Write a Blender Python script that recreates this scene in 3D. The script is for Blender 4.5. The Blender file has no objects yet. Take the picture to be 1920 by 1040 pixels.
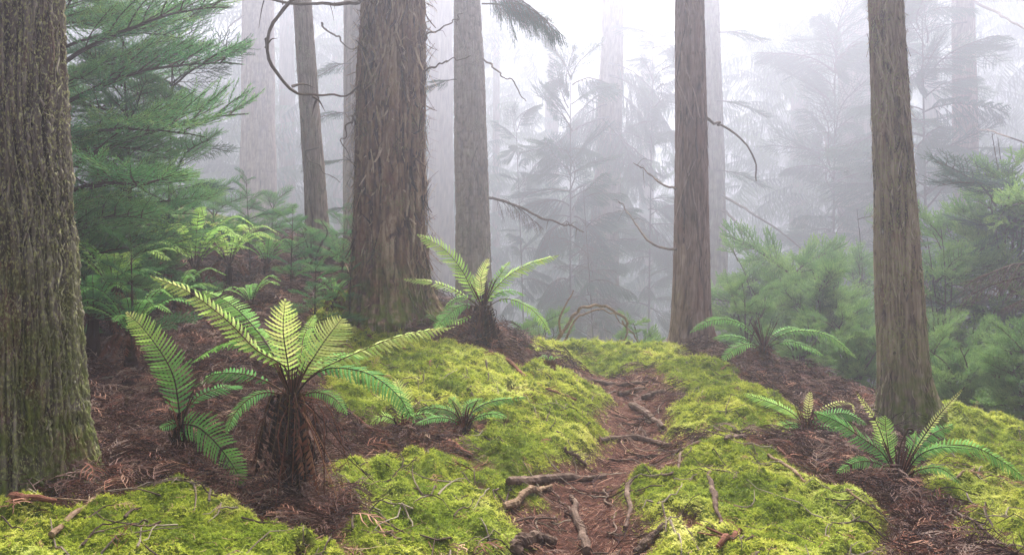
import bpy, math, random
import numpy as np
from mathutils import Vector, Matrix

# ------------------------------------------------------------------ camera, world, sun, exposure
scene = bpy.context.scene
C = scene.collection
CAM_Z = 1.4
F = 1500.0                      # focal length in photo pixels (1920 wide)
cam_d = bpy.data.cameras.new("camera"); cam = bpy.data.objects.new("camera", cam_d); C.objects.link(cam)
cam.location = (0, 0, CAM_Z); cam.rotation_euler = (math.radians(90), 0, 0)
cam_d.sensor_width = 36; cam_d.lens = 36 * F / 1920; cam_d.clip_start = .05; cam_d.clip_end = 500
scene.camera = cam

SUN_EL, SUN_AZ = math.radians(58), math.radians(9)     # azimuth measured from +Y towards +X
w = bpy.data.worlds.new("World"); scene.world = w; w.use_nodes = True
wn = w.node_tree; bgn = wn.nodes["Background"]
sky = wn.nodes.new("ShaderNodeTexSky"); sky.sky_type = 'NISHITA'; sky.sun_disc = False
sky.sun_elevation = SUN_EL; sky.sun_rotation = SUN_AZ; sky.dust_density = 4; sky.air_density = 1.0
hs = wn.nodes.new("ShaderNodeHueSaturation"); hs.inputs['Saturation'].default_value = .55
wn.links.new(sky.outputs[0], hs.inputs['Color']); wn.links.new(hs.outputs[0], bgn.inputs[0])
bgn.inputs[1].default_value = .05
sd = bpy.data.lights.new("sun", 'SUN'); sun = bpy.data.objects.new("sun", sd); C.objects.link(sun)
sd.energy = 4; sd.angle = math.radians(16); sd.color = (1, .97, .93)
dirv = Vector((math.sin(SUN_AZ) * math.cos(SUN_EL), math.cos(SUN_AZ) * math.cos(SUN_EL), math.sin(SUN_EL)))
sun.rotation_euler = dirv.to_track_quat('Z', 'Y').to_euler(); sun.location = (0, 0, 20)
scene.view_settings.view_transform = 'Standard'; scene.view_settings.look = 'None'
scene.view_settings.exposure = 2.2; scene.view_settings.gamma = 1
scene.render.engine = 'CYCLES'
cy = scene.cycles
cy.max_bounces = 8; cy.diffuse_bounces = 3; cy.glossy_bounces = 1; cy.transmission_bounces = 4
cy.volume_bounces = 4; cy.transparent_max_bounces = 4
cy.use_denoising = True
cy.use_adaptive_sampling = True; cy.adaptive_threshold = .02
HAZE = .0175

# ------------------------------------------------------------------ helpers
rng = np.random.default_rng(7)
random.seed(7)

def D(d):   # metres ahead: everything past 12.5 m stands farther off, so thin haze can swallow it
    return d if d < 12.5 else (12.5 + (d - 12.5) * 3.2 if d < 20 else 36.5 + (d - 20) * 1.6)
def P(px, py, d):
    return np.array([(px - 960) / F * d, d, CAM_Z - (py - 520) / F * d])

def _hash(ix, iy, iz, seed):
    h = (ix.astype(np.int64) * 374761393 + iy.astype(np.int64) * 668265263 + iz.astype(np.int64) * 2147483647 + seed * 1274126177) & 0xffffffff
    h = ((h ^ (h >> 13)) * 1274126177) & 0xffffffff
    h = (h ^ (h >> 16)) & 0xffffffff
    return h / 4294967295.0

def vnoise(p, seed=0):
    p = np.asarray(p, float); i = np.floor(p).astype(np.int64); f = p - i
    f = f * f * f * (f * (f * 6 - 15) + 10)
    r = 0
    for dx in (0, 1):
        wx = f[:, 0] if dx else 1 - f[:, 0]
        for dy in (0, 1):
            wy = f[:, 1] if dy else 1 - f[:, 1]
            for dz in (0, 1):
                wz = f[:, 2] if dz else 1 - f[:, 2]
                r = r + wx * wy * wz * _hash(i[:, 0] + dx, i[:, 1] + dy, i[:, 2] + dz, seed)
    return r

def fbm(p, octv=4, seed=0):
    p = np.asarray(p, float); a = .5; s = 0; t = 0
    for o in range(octv):
        s = s + a * vnoise(p * 2 ** o + o * 17.3, seed + o); t += a; a *= .55
    return s / t

def xy3(x, y, f):
    x = np.atleast_1d(x); y = np.atleast_1d(y)
    return np.stack([x * f, y * f, np.zeros_like(x)], 1)

class MB:
    """collects geometry for ONE mesh"""
    def __init__(s): s.v = []; s.f = []; s.m = []; s.t = []; s.n = 0
    def add(s, V, Fc, mat=0, tint=.5):
        V = np.asarray(V, float); Fc = np.asarray(Fc, int)
        s.v.append(V); s.f.append(Fc + s.n); s.m.append(np.full(len(Fc), mat, int))
        s.t.append(np.full(len(V), tint, float) if np.isscalar(tint) else np.asarray(tint, float)); s.n += len(V)
    def mesh(s, name, mats, origin=(0, 0, 0), smooth=False):
        me = bpy.data.meshes.new(name)
        if s.n == 0: return me
        V = np.concatenate(s.v) - np.array(origin, float)
        me.vertices.add(len(V)); me.vertices.foreach_set("co", V.astype(np.float32).ravel())
        loops = np.concatenate([f.ravel() for f in s.f]).astype(np.int32)
        tot = np.concatenate([np.full(len(f), f.shape[1]) for f in s.f]).astype(np.int32)
        me.loops.add(len(loops)); me.loops.foreach_set("vertex_index", loops)
        me.polygons.add(len(tot)); start = np.concatenate([[0], np.cumsum(tot)[:-1]]).astype(np.int32)
        me.polygons.foreach_set("loop_start", start); me.polygons.foreach_set("loop_total", tot)
        me.polygons.foreach_set("material_index", np.concatenate(s.m).astype(np.int32))
        me.polygons.foreach_set("use_smooth", np.full(len(tot), smooth))
        a = me.attributes.new("tint", 'FLOAT', 'POINT'); a.data.foreach_set("value", np.concatenate(s.t).astype(np.float32))
        me.update(calc_edges=True)
        for m in mats: me.materials.append(m)
        return me

def obj(name, mb, mats, parent=None, origin=None, smooth=False):
    """links one mesh object; the mesh is given in world coordinates"""
    if not isinstance(mats, (list, tuple)): mats = [mats]
    if origin is None: origin = tuple(parent['_o']) if parent is not None and '_o' in parent else (0, 0, 0)
    o = bpy.data.objects.new(name, mb.mesh(name, mats, origin, smooth)); C.objects.link(o)
    if parent is not None: o.parent = parent
    else: o.location = origin
    if parent is not None and '_o' in parent: o['_o'] = parent['_o']
    return o

def thing(name, loc, label, cat, group=None):
    o = bpy.data.objects.new(name, None); C.objects.link(o); o.location = tuple(loc); o.empty_display_size = .1
    o['label'] = label; o['category'] = cat; o['_o'] = [float(a) for a in loc]
    if group: o['group'] = group
    return o

def tag(o, label=None, cat=None, group=None, kind=None):
    for k, v in (('label', label), ('category', cat), ('group', group), ('kind', kind)):
        if v: o[k] = v
    return o

def spline(pts, n):
    pts = np.asarray(pts, float)
    if len(pts) == 2: pts = np.array([pts[0], pts[0] * .67 + pts[1] * .33, pts[0] * .33 + pts[1] * .67, pts[1]])
    q = np.vstack([2 * pts[0] - pts[1], pts, 2 * pts[-1] - pts[-2]])
    seg = np.linalg.norm(np.diff(pts, axis=0), axis=1); cum = np.concatenate([[0], np.cumsum(seg)])
    u = np.interp(np.linspace(0, cum[-1], n), cum, np.arange(len(pts)))
    i = np.minimum(u.astype(int), len(pts) - 2); t = (u - i)[:, None]
    p0, p1, p2, p3 = q[i], q[i + 1], q[i + 2], q[i + 3]
    return .5 * (2 * p1 + (p2 - p0) * t + (2 * p0 - 5 * p1 + 4 * p2 - p3) * t ** 2 + (3 * p1 - p0 - 3 * p2 + p3) * t ** 3)

def frames(p):
    T = np.gradient(p, axis=0); T /= np.linalg.norm(T, axis=1)[:, None] + 1e-9
    N = np.zeros_like(T); a = np.array([0, 0, 1.]) if abs(T[0, 2]) < .9 else np.array([1., 0, 0])
    n = np.cross(T[0], a); n /= np.linalg.norm(n)
    for k in range(len(T)):
        n = n - T[k] * n.dot(T[k]); n /= np.linalg.norm(n) + 1e-9; N[k] = n
    return T, N, np.cross(T, N)

def tube(mb, pts, r, sides=6, mat=0, tint=.5, bump=0, cap=True):
    p = np.asarray(pts, float); n = len(p)
    r = np.interp(np.linspace(0, 1, n), np.linspace(0, 1, len(r)), r) if not np.isscalar(r) else np.full(n, r)
    T, N, B = frames(p)
    a = np.linspace(0, 2 * np.pi, sides, endpoint=False)
    rr = r[:, None] * (np.ones((n, sides)) if not bump else 1 + bump * (rng.random((n, sides)) - .5))
    V = p[:, None] + rr[..., None] * (np.cos(a)[None, :, None] * N[:, None] + np.sin(a)[None, :, None] * B[:, None])
    i = np.arange(n - 1)[:, None] * sides; j = np.arange(sides)[None]; k = (j + 1) % sides
    Q = np.stack([i + j, i + k, i + sides + k, i + sides + j], -1).reshape(-1, 4)
    mb.add(V.reshape(-1, 3), Q, mat, tint)
    if cap and sides >= 3:
        for e in (0, n - 1):
            base = mb.n; mb.add(np.vstack([V[e], p[e] + T[e] * (r[e] * .3 if e else -r[e] * .3)]),
                                np.stack([np.arange(sides), (np.arange(sides) + 1) % sides, np.full(sides, sides)], 1), mat, tint)

def batch(mb, TV, TF, pos, R, sc, mat=0, tint=.5, ttint=None):
    """many copies of a small template merged in one mesh (stuff only)"""
    TV = np.asarray(TV, float); TF = np.asarray(TF, int); n = len(pos); k = len(TV)
    sc = np.asarray(sc, float); sc = sc[:, None] if sc.ndim == 1 else sc
    V = np.einsum('nij,nkj->nki', R, TV[None] * sc[:, None]) + pos[:, None]
    Fc = (TF[None] + (np.arange(n) * k)[:, None, None]).reshape(-1, TF.shape[1])
    t = np.repeat(np.broadcast_to(tint, (n,))[:, None], k, 1)
    if ttint is not None: t = t + np.asarray(ttint)[None]
    mb.add(V.reshape(-1, 3), Fc, mat, t.ravel())

def rots(nrm, az, tilt, tdir):
    """local Z leans from nrm by tilt towards tdir azimuth; az spins around local Z"""
    n = len(az)
    nrm = nrm / np.linalg.norm(nrm, axis=1)[:, None]
    h = np.stack([np.cos(tdir), np.sin(tdir), np.zeros(n)], 1); h -= nrm * (h * nrm).sum(1)[:, None]; h /= np.linalg.norm(h, axis=1)[:, None]
    Z = nrm * np.cos(tilt)[:, None] + h * np.sin(tilt)[:, None]
    X = h * np.cos(tilt)[:, None] - nrm * np.sin(tilt)[:, None]; Y = np.cross(Z, X)
    c, s = np.cos(az)[:, None], np.sin(az)[:, None]
    return np.stack([X * c + Y * s, -X * s + Y * c, Z], 2)

# ------------------------------------------------------------------ materials
def ramp(nt, stops, fac):
    r = nt.nodes.new("ShaderNodeValToRGB"); e = r.color_ramp.elements
    e[0].position, e[0].color = stops[0][0], (*stops[0][1], 1); e[1].position, e[1].color = stops[-1][0], (*stops[-1][1], 1)
    for p_, c_ in stops[1:-1]: x = e.new(p_); x.color = (*c_, 1)
    nt.links.new(fac, r.inputs[0]); return r.outputs[0]

def noise_tex(nt, scale, detail=5, stretch=(1, 1, 1), rough=.6, dist=0):
    tc = nt.nodes.new("ShaderNodeTexCoord"); mp = nt.nodes.new("ShaderNodeMapping"); mp.inputs['Scale'].default_value = stretch
    n = nt.nodes.new("ShaderNodeTexNoise"); n.inputs['Scale'].default_value = scale; n.inputs['Detail'].default_value = detail
    n.inputs['Roughness'].default_value = rough; n.inputs['Distortion'].default_value = dist
    nt.links.new(tc.outputs['Object'], mp.inputs[0]); nt.links.new(mp.outputs[0], n.inputs['Vector']); return n.outputs['Fac']

def mix(nt, fac, a, b, mode='MIX'):
    m = nt.nodes.new("ShaderNodeMix"); m.data_type = 'RGBA'; m.blend_type = mode
    for sock, val in ((m.inputs[0], fac), (m.inputs[6], a), (m.inputs[7], b)):
        if isinstance(val, (int, float)): sock.default_value = val
        elif isinstance(val, tuple): sock.default_value = (*val, 1)
        else: nt.links.new(val, sock)
    return m.outputs[2]

def math_n(nt, op, a, b=0., clamp=True):
    m = nt.nodes.new("ShaderNodeMath"); m.operation = op; m.use_clamp = clamp
    for sock, val in ((m.inputs[0], a), (m.inputs[1], b)):
        if isinstance(val, (int, float)): sock.default_value = val
        else: nt.links.new(val, sock)
    return m.outputs[0]

def new_mat(name, rough=.85, spec=.2):
    m = bpy.data.materials.new(name); m.use_nodes = True; nt = m.node_tree
    b = nt.nodes["Principled BSDF"]; b.inputs['Roughness'].default_value = rough; b.inputs['Specular IOR Level'].default_value = min(spec, .06)
    return m, nt, b

def attr(nt, name='tint'):
    a = nt.nodes.new("ShaderNodeAttribute"); a.attribute_name = name; return a.outputs['Fac']

def tint_mat(name, stops, rough=.85, spec=.2, nscale=6, namt=.35, transl=0, objrand=0):
    rough = max(rough, .6); spec = spec * .3
    """colour from the tint each piece carries, wandering with a noise"""
    m, nt, b = new_mat(name, rough, spec)
    f = attr(nt); n = noise_tex(nt, nscale, 4)
    n2 = math_n(nt, 'MULTIPLY', math_n(nt, 'SUBTRACT', n, .5, False), namt * 2, False)
    f = math_n(nt, 'ADD', f, n2)
    if objrand:
        oi = nt.nodes.new("ShaderNodeObjectInfo")
        f = math_n(nt, 'ADD', f, math_n(nt, 'MULTIPLY', math_n(nt, 'SUBTRACT', oi.outputs['Random'], .5, False), objrand, False))
    c = ramp(nt, stops, f); nt.links.new(c, b.inputs['Base Color'])
    if transl:
        t = nt.nodes.new("ShaderNodeBsdfTranslucent"); ms = nt.nodes.new("ShaderNodeMixShader"); ms.inputs[0].default_value = transl
        nt.links.new(c, t.inputs[0]); nt.links.new(b.outputs[0], ms.inputs[1]); nt.links.new(t.outputs[0], ms.inputs[2])
        nt.links.new(ms.outputs[0], nt.nodes["Material Output"].inputs[0])
    return m

M = {}
M['moss'] = tint_mat('moss', [(0, (.05, .075, .008)), (.3, (.17, .24, .015)), (.6, (.40, .435, .042)), (.85, (.62, .62, .10)), (1, (.78, .75, .24))], .75, .25, 5, .22, .3)
M['litter'] = tint_mat('litter', [(0, (.025, .010, .008)), (.35, (.12, .045, .030)), (.6, (.27, .115, .075)), (.8, (.42, .23, .155)), (1, (.55, .38, .26))], .7, .35, 3, .12)
M['greylitter'] = tint_mat('greylitter', [(0, (.025, .013, .012)), (.35, (.06, .028, .022)), (.6, (.15, .085, .065)), (.85, (.24, .165, .13)), (1, (.29, .22, .18))], .7, .35, 4, .15)
M['fern'] = tint_mat('fern', [(0, (.015, .07, .03)), (.3, (.11, .31, .08)), (.55, (.22, .46, .10)), (.8, (.44, .66, .14)), (1, (.72, .74, .25))], .5, .4, 8, .08, .4)
M['stipe'] = tint_mat('stipe', [(0, (.02, .012, .008)), (.5, (.11, .05, .02)), (1, (.25, .2, .06))], .5, .4, 20, .2)
M['deadfern'] = tint_mat('deadfern', [(0, (.012, .006, .004)), (.35, (.05, .02, .012)), (.65, (.16, .055, .03)), (1, (.34, .18, .09))], .75, .2, 12, .25, .1)
M['needles'] = tint_mat('needles', [(0, (.015, .07, .035)), (.4, (.065, .23, .085)), (.7, (.16, .38, .12)), (1, (.38, .54, .15))], .5, .4, 3, .25, .25, .3)
M['needles_dull'] = tint_mat('needles_dull', [(0, (.02, .06, .05)), (.5, (.05, .115, .085)), (1, (.13, .21, .12))], .6, .3, 3, .25, .25, .3)
M['needles_dead'] = tint_mat('needles_dead', [(0, (.05, .035, .035)), (.5, (.12, .085, .075)), (1, (.25, .2, .17))], .8, .2, 3, .25, .1, .3)
M['leaves'] = tint_mat('leaves', [(0, (.035, .10, .035)), (.5, (.13, .27, .075)), (1, (.34, .48, .14))], .6, .3, 3, .25, .3, .3)
M['twig'] = tint_mat('twig', [(0, (.03, .02, .015)), (.5, (.10, .07, .05)), (1, (.28, .23, .17))], .8, .2, 15, .3)

nt = M['moss'].node_tree; rp = [n for n in nt.nodes if n.type == 'VALTORGB'][0]; nn = noise_tex(nt, 1.7, 5)
mc = mix(nt, ramp(nt, [(.44, (0, 0, 0)), (.62, (.75, .75, .75))], nn), rp.outputs[0], mix(nt, 1., rp.outputs[0], (.62, .76, .6), 'MULTIPLY'))
for l_ in list(nt.links):
    if l_.from_node == rp and l_.to_socket.name in ('Base Color', 'Color') and l_.to_node.type != 'MIX': nt.links.new(mc, l_.to_socket)
def wood_mat(name, stops, moss=.0):
    m, nt, b = new_mat(name, .85, .2)
    n = noise_tex(nt, 18, 6, (1, 1, 1), .7, .6); c = ramp(nt, stops, n)
    if moss:
        n2 = noise_tex(nt, 4, 5); fm = ramp(nt, [(.5 - moss * .3, (0, 0, 0)), (.62 - moss * .3, (1, 1, 1))], n2)
        c = mix(nt, fm, c, (.14, .18, .02))
    nt.links.new(c, b.inputs['Base Color'])
    bp = nt.nodes.new("ShaderNodeBump"); bp.inputs['Strength'].default_value = .6; bp.inputs['Distance'].default_value = .01
    nt.links.new(n, bp.inputs['Height']); nt.links.new(bp.outputs[0], b.inputs['Normal'])
    return m
M['root'] = wood_mat('root_bark', [(.2, (.035, .022, .018)), (.5, (.12, .08, .06)), (.75, (.27, .2, .15))])
M['deadwood'] = wood_mat('dead_wood', [(.25, (.06, .035, .022)), (.5, (.2, .13, .08)), (.75, (.38, .28, .19))])
M['redwood'] = wood_mat('red_wood', [(.25, (.05, .02, .013)), (.5, (.17, .07, .045)), (.75, (.3, .16, .11))])

def bark_mat(name, stops, lichen=.3, lich_col=(.24, .25, .10), moss_h=0., red=.2, fine=1.):
    """fibrous bark: colour streaks run up the trunk, furrow shade is painted in, lichen crumbs follow noise"""
    m, nt, b = new_mat(name, .88, .15)
    n1 = noise_tex(nt, 28 * fine, 7, (1, 1, .07), .65, .3)
    n2 = noise_tex(nt, 9 * fine, 5, (1, 1, .12), .6, .5)
    f = math_n(nt, 'ADD', math_n(nt, 'MULTIPLY', n1, .6), math_n(nt, 'MULTIPLY', n2, .4))
    f = math_n(nt, 'ADD', f, math_n(nt, 'MULTIPLY', math_n(nt, 'SUBTRACT', attr(nt), .5, False), .4, False))  # tint paints shade into the bark furrows and lightens the ridges
    c = ramp(nt, stops, f)
    rn = noise_tex(nt, 5, 4, (1, 1, .25)); c = mix(nt, ramp(nt, [(.56, (0, 0, 0)), (.72, (red, red, red))], rn), c, (.20, .075, .05))
    ln = noise_tex(nt, 95, 2, (1, 1, .6)); lm = noise_tex(nt, 3, 4)
    lf = math_n(nt, 'MULTIPLY', ramp(nt, [(.52, (0, 0, 0)), (.62, (1, 1, 1))], ln), ramp(nt, [(.62 - lichen * .4, (0, 0, 0)), (.78 - lichen * .4, (1, 1, 1))], lm))
    c = mix(nt, lf, c, lich_col)
    if moss_h:
        tc = nt.nodes.new("ShaderNodeTexCoord"); sp = nt.nodes.new("ShaderNodeSeparateXYZ"); nt.links.new(tc.outputs['Object'], sp.inputs[0])
        g = math_n(nt, 'SUBTRACT', 1, math_n(nt, 'DIVIDE', sp.outputs[2], moss_h))
        mn = noise_tex(nt, 12, 5); mf = math_n(nt, 'MULTIPLY', g, ramp(nt, [(.38, (0, 0, 0)), (.6, (1, 1, 1))], mn))
        c = mix(nt, mf, c, (.13, .16, .026))
    nt.links.new(c, b.inputs['Base Color'])
    bp = nt.nodes.new("ShaderNodeBump"); bp.inputs['Strength'].default_value = .9; bp.inputs['Distance'].default_value = .012
    nt.links.new(n1, bp.inputs['Height']); nt.links.new(bp.outputs[0], b.inputs['Normal'])
    return m
M['bark_left'] = bark_mat('bark_left', [(.28, (.022, .016, .013)), (.42, (.075, .058, .046)), (.55, (.16, .135, .105)), (.72, (.32, .28, .22))], .9, (.40, .40, .18), 1.6, .7)
M['bark_mid'] = bark_mat('bark_mid', [(.28, (.03, .016, .012)), (.42, (.10, .052, .036)), (.55, (.22, .125, .08)), (.74, (.52, .39, .27))], .35, (.22, .22, .10), .7, .8)
M['bark_right'] = bark_mat('bark_right', [(.28, (.045, .03, .022)), (.42, (.14, .10, .075)), (.55, (.27, .205, .15)), (.72, (.48, .40, .29))], .6, (.30, .31, .13), .85, .6)
M['bark_grey'] = bark_mat('bark_grey', [(.28, (.06, .042, .035)), (.45, (.15, .11, .09)), (.6, (.26, .2, .165)), (.75, (.38, .31, .26))], .4, (.3, .3, .2), 0, .35)
M['bark_red'] = bark_mat('bark_red', [(.28, (.06, .036, .03)), (.45, (.17, .11, .09)), (.6, (.29, .2, .165)), (.75, (.44, .33, .28))], .1, (.3, .3, .2), 0, .5)

def ground_mat():
    m, nt, b = new_mat('forest_soil', .95, .1)
    n = noise_tex(nt, 30, 8, rough=.75); c = ramp(nt, [(.3, (.025, .012, .009)), (.5, (.075, .034, .024)), (.7, (.17, .08, .055))], n)
    n2 = noise_tex(nt, 40, 8, rough=.75); cm = ramp(nt, [(.3, (.03, .045, .006)), (.5, (.09, .12, .014)), (.7, (.2, .25, .025))], n2)
    c = mix(nt, attr(nt), c, cm); nt.links.new(c, b.inputs['Base Color'])
    bp = nt.nodes.new("ShaderNodeBump"); bp.inputs['Distance'].default_value = .02
    nt.links.new(n, bp.inputs['Height']); nt.links.new(bp.outputs[0], b.inputs['Normal'])
    return m
M['ground'] = ground_mat()

# ------------------------------------------------------------------ terrain
ctrl = [  # photo x, photo y, metres ahead
    (1050, 1040, 3.6), (1080, 930, 4.3), (1190, 840, 5.35), (1200, 770, 6.4), (1170, 705, 7.9), (1080, 657, 9.4), (1100, 680, 8.7),
    (60, 915, 3.7), (170, 900, 3.8), (0, 1040, 3.0), (300, 1040, 3.1), (250, 945, 3.5), (450, 1000, 3.4), (600, 1040, 3.3), (570, 925, 3.95), (660, 960, 3.8),
    (300, 850, 4.2), (450, 830, 4.35), (300, 725, 5.2), (430, 700, 5.5), (350, 630, 6.5), (480, 580, 7.5), (300, 600, 7.2), (180, 700, 5.4), (60, 640, 6.5), (500, 555, 8.6),
    (650, 560, 8.2), (740, 602, 7.8), (600, 500, 10.5), (400, 500, 10),
    (700, 700, 6.0), (620, 650, 6.9), (850, 655, 7.0), (905, 640, 7.3), (960, 690, 6.8), (985, 655, 8.3), (800, 760, 5.4), (900, 745, 5.7), (1000, 790, 5.3), (1085, 800, 5.45), (1060, 735, 6.6), (1020, 700, 7.3),
    (870, 835, 4.85), (700, 850, 4.65), (780, 900, 4.35), (900, 900, 4.4), (740, 1000, 3.65), (880, 980, 3.85), (980, 870, 4.7), (620, 800, 4.7),
    (1300, 900, 4.4), (1220, 960, 3.95), (1200, 1035, 3.55), (1450, 890, 4.45), (1400, 830, 5.0), (1600, 1020, 3.65), (1480, 960, 4.0), (1400, 1035, 3.5),
    (1280, 760, 6.4), (1330, 730, 6.9), (1430, 770, 6.2), (1360, 690, 7.9), (1250, 668, 9.1), (1180, 655, 9.6), (1300, 662, 9.9), (1440, 690, 8.1), (1540, 740, 7.2), (1620, 790, 6.6),
    (1510, 845, 5.2), (1600, 880, 4.7), (1690, 905, 4.35), (1660, 985, 3.85), (1800, 1030, 3.5), (1780, 900, 4.6), (1700, 790, 6.5), (1780, 815, 6.2), (1900, 820, 6.2), (1900, 920, 4.7), (1900, 1030, 3.5), (1850, 800, 6.9), (1770, 768, 6.5), (1810, 790, 6.3)]
cw = np.array([P(*c) for c in ctrl])
extra = np.array([(-12, -8, .4), (0, -8, -.2), (12, -8, 0), (-3, 0, .3), (0, 0, .02), (3, 0, .15), (-6, 2, 1.0), (-4, 3.5, .75), (6, 3, 0), (1.0, 1.8, .08), (-1.5, 1.8, .25), (2.3, 1.9, .2),
    (-5, 7, 1.5), (-7, 10, 2.3), (-3, 11, 1.85), (-1.9, 11, 1.75), (-.55, 10.5, .7), (-.5, 13, .1), (1.2, 11.5, .0), (3, 11.2, .1), (3.0, 13.5, -.8), (5, 9, -.4), (5, 7.2, -.1), (8, 6, -.6), (8, 12, -1.6), (4.3, 8.4, -.2),
    (1, 15, -1.2), (-3, 16, 1.3), (-5.4, 17, 2.35), (-9, 17, 3.2), (6, 17, -2.2), (14, 14, -2.6), (0, 25, -2.6), (10, 25, -4), (-8, 28, 1.5), (-18, 22, 4.5), (20, 25, -4.5),
    (-18, 8, 3.5), (0, 40, -4.5), (30, 40, -6), (-30, 40, 4), (0, 60, -6), (40, 60, -7), (-40, 60, 3), (0, 95, -7), (45, 95, -8), (-45, 95, 0), (45, 5, -4), (-45, 5, 5), (0, 170, -9), (90, 170, -9), (-90, 170, 4), (90, 5, -8), (-90, 5, 8), (45, -15, -3), (-45, -15, 4), (0, -15, 0)])
cw = np.vstack([cw, extra]); sx = 1.0
def _k(r2): return .5 * r2 * np.log(r2 + 1e-9)
def _warp(xy):   # compress distances so near points do not fight the far ones
    x, y = xy[:, 0], xy[:, 1]; return np.stack([np.arcsinh(x / 4) * 4, np.arcsinh((y - 5) / 5) * 5], 1)
_A = _warp(cw[:, :2]); _n = len(_A)
_K = _k(((_A[:, None] - _A[None]) ** 2).sum(-1)) + np.eye(_n) * .004
_Pm = np.hstack([np.ones((_n, 1)), _A]); _S = np.block([[_K, _Pm], [_Pm.T, np.zeros((3, 3))]])
_sol = np.linalg.solve(_S, np.concatenate([cw[:, 2], np.zeros(3)]))
def base_h(x, y):
    x = np.atleast_1d(np.asarray(x, float)); y = np.atleast_1d(np.asarray(y, float)); q = _warp(np.stack([x.ravel(), y.ravel()], 1))
    out = np.empty(len(q))
    for a in range(0, len(q), 40000):
        s = q[a:a + 40000]; out[a:a + 40000] = _k(((s[:, None] - _A[None]) ** 2).sum(-1)) @ _sol[:_n] + _sol[_n] + s @ _sol[_n + 1:]
    return out.reshape(x.shape)

def grade(a, b, lo, hi, fine, growth=1.12, cap=3.):
    mid = list(np.arange(lo, hi, fine)); s = fine; v = hi; up = []
    while v < b: up.append(v); s = min(s * growth, cap); v += s
    up.append(b); s = fine; v = lo - fine; dn = []
    while v > a: dn.append(v); s = min(s * growth, cap); v -= s
    dn.append(a); return np.array(dn[::-1] + mid + up)
gx = grade(-95, 95, -3.6, 4.4, .024); gy = grade(-18, 175, 2.7, 9.8, .024)
GX, GY = np.meshgrid(gx, gy); gshape = GX.shape
H0 = base_h(GX, GY)

def bilinear(H, x, y):
    x = np.clip(np.atleast_1d(x), gx[0], gx[-1] - 1e-6); y = np.clip(np.atleast_1d(y), gy[0], gy[-1] - 1e-6)
    i = np.clip(np.searchsorted(gx, x, 'right') - 1, 0, len(gx) - 2); j = np.clip(np.searchsorted(gy, y, 'right') - 1, 0, len(gy) - 2)
    u = (x - gx[i]) / (gx[i + 1] - gx[i]); v = (y - gy[j]) / (gy[j + 1] - gy[j])
    return (H[j, i] * (1 - u) + H[j, i + 1] * u) * (1 - v) + (H[j + 1, i] * (1 - u) + H[j + 1, i + 1] * u) * v

def hit(px, py, H=None):
    """where the ray through a photo pixel meets the ground"""
    H = H0 if H is None else H
    d = np.arange(2.4, 40, .02); x = (px - 960) / F * d; z = CAM_Z - (py - 520) / F * d
    k = np.nonzero(bilinear(H, x, d) > z)[0]
    k = k[0] if len(k) else len(d) - 1
    return np.array([x[k], d[k], z[k]])

PATH = np.array([hit(a, b)[:2] for a, b in [(1050, 1039), (1080, 930), (1190, 840), (1195, 770), (1160, 705), (1080, 660)]])
# moss banks, outlined where they lie on the ground
moss_polys = [
    [(0, 950), (60, 955), (150, 962), (230, 945), (330, 925), (420, 960), (480, 1000), (600, 1035), (640, 1100), (-200, 1200), (-200, 960)],
    [(620, 885), (700, 860), (800, 862), (880, 880), (960, 905), (990, 925), (940, 960), (960, 1010), (900, 1060), (700, 1100), (660, 1000), (700, 950), (640, 930)],
    [(600, 640), (700, 630), (760, 640), (860, 655), (930, 680), (1010, 720), (1080, 765), (1130, 800), (1120, 835), (1060, 860), (1030, 890), (960, 905), (890, 860), (900, 800), (840, 770), (780, 790), (700, 800), (640, 780), (610, 720)],
    [(1000, 690), (1060, 705), (1130, 745), (1100, 770), (1050, 740), (1000, 715)],
    [(990, 662), (1060, 652), (1130, 645), (1240, 652), (1290, 668), (1240, 690), (1150, 690), (1050, 678)],
    [(1240, 675), (1330, 680), (1400, 720), (1440, 740), (1500, 790), (1480, 830), (1400, 825), (1330, 820), (1270, 810), (1250, 770), (1310, 745), (1260, 720)],
    [(1290, 855), (1340, 830), (1440, 850), (1490, 885), (1560, 925), (1620, 975), (1640, 1060), (1560, 1150), (1180, 1100), (1220, 1010), (1185, 960), (1190, 905), (1260, 890)],
    [(1745, 752), (1790, 765), (1850, 790), (1960, 800), (2050, 900), (2050, 1100), (1880, 1060), (1830, 980), (1760, 930), (1740, 880), (1760, 820)],
    [(610, 560), (660, 560), (720, 600), (740, 640), (620, 650), (580, 610)]]
def inside(poly, x, y):
    r = np.zeros(x.shape, bool); n = len(poly); j = n - 1
    for i in range(n):
        xi, yi = poly[i]; xj, yj = poly[j]
        c = ((yi > y) != (yj > y)) & (x < (xj - xi) * (y - yi) / (yj - yi + 1e-12) + xi); r ^= c; j = i
    return r
fl = slice(None)
wx = GX + .16 * (fbm(xy3(GX.ravel(), GY.ravel(), 3.5), 4, 11) - .5).reshape(gshape) * 2
wy = GY + .16 * (fbm(xy3(GX.ravel(), GY.ravel(), 3.5), 4, 23) - .5).reshape(gshape) * 2
mossM = np.zeros(gshape)
for poly in moss_polys:
    wp = [tuple(hit(a, b)[:2]) for a, b in poly]; mossM = np.maximum(mossM, inside(wp, wx, wy).astype(float))
def blur(a, n=2):
    for _ in range(n):
        a = (np.roll(a, 1, 0) + np.roll(a, -1, 0) + a * 2) / 4; a = (np.roll(a, 1, 1) + np.roll(a, -1, 1) + a * 2) / 4
    return a
mossM = blur(mossM, 5)
hole = fbm(xy3(GX.ravel(), GY.ravel(), 6), 4, 5).reshape(gshape)
mossM = mossM * np.clip((hole - .25) / .06, 0, 1)          # bare spots with litter
flat = xy3(GX.ravel(), GY.ravel(), 1.)
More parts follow.
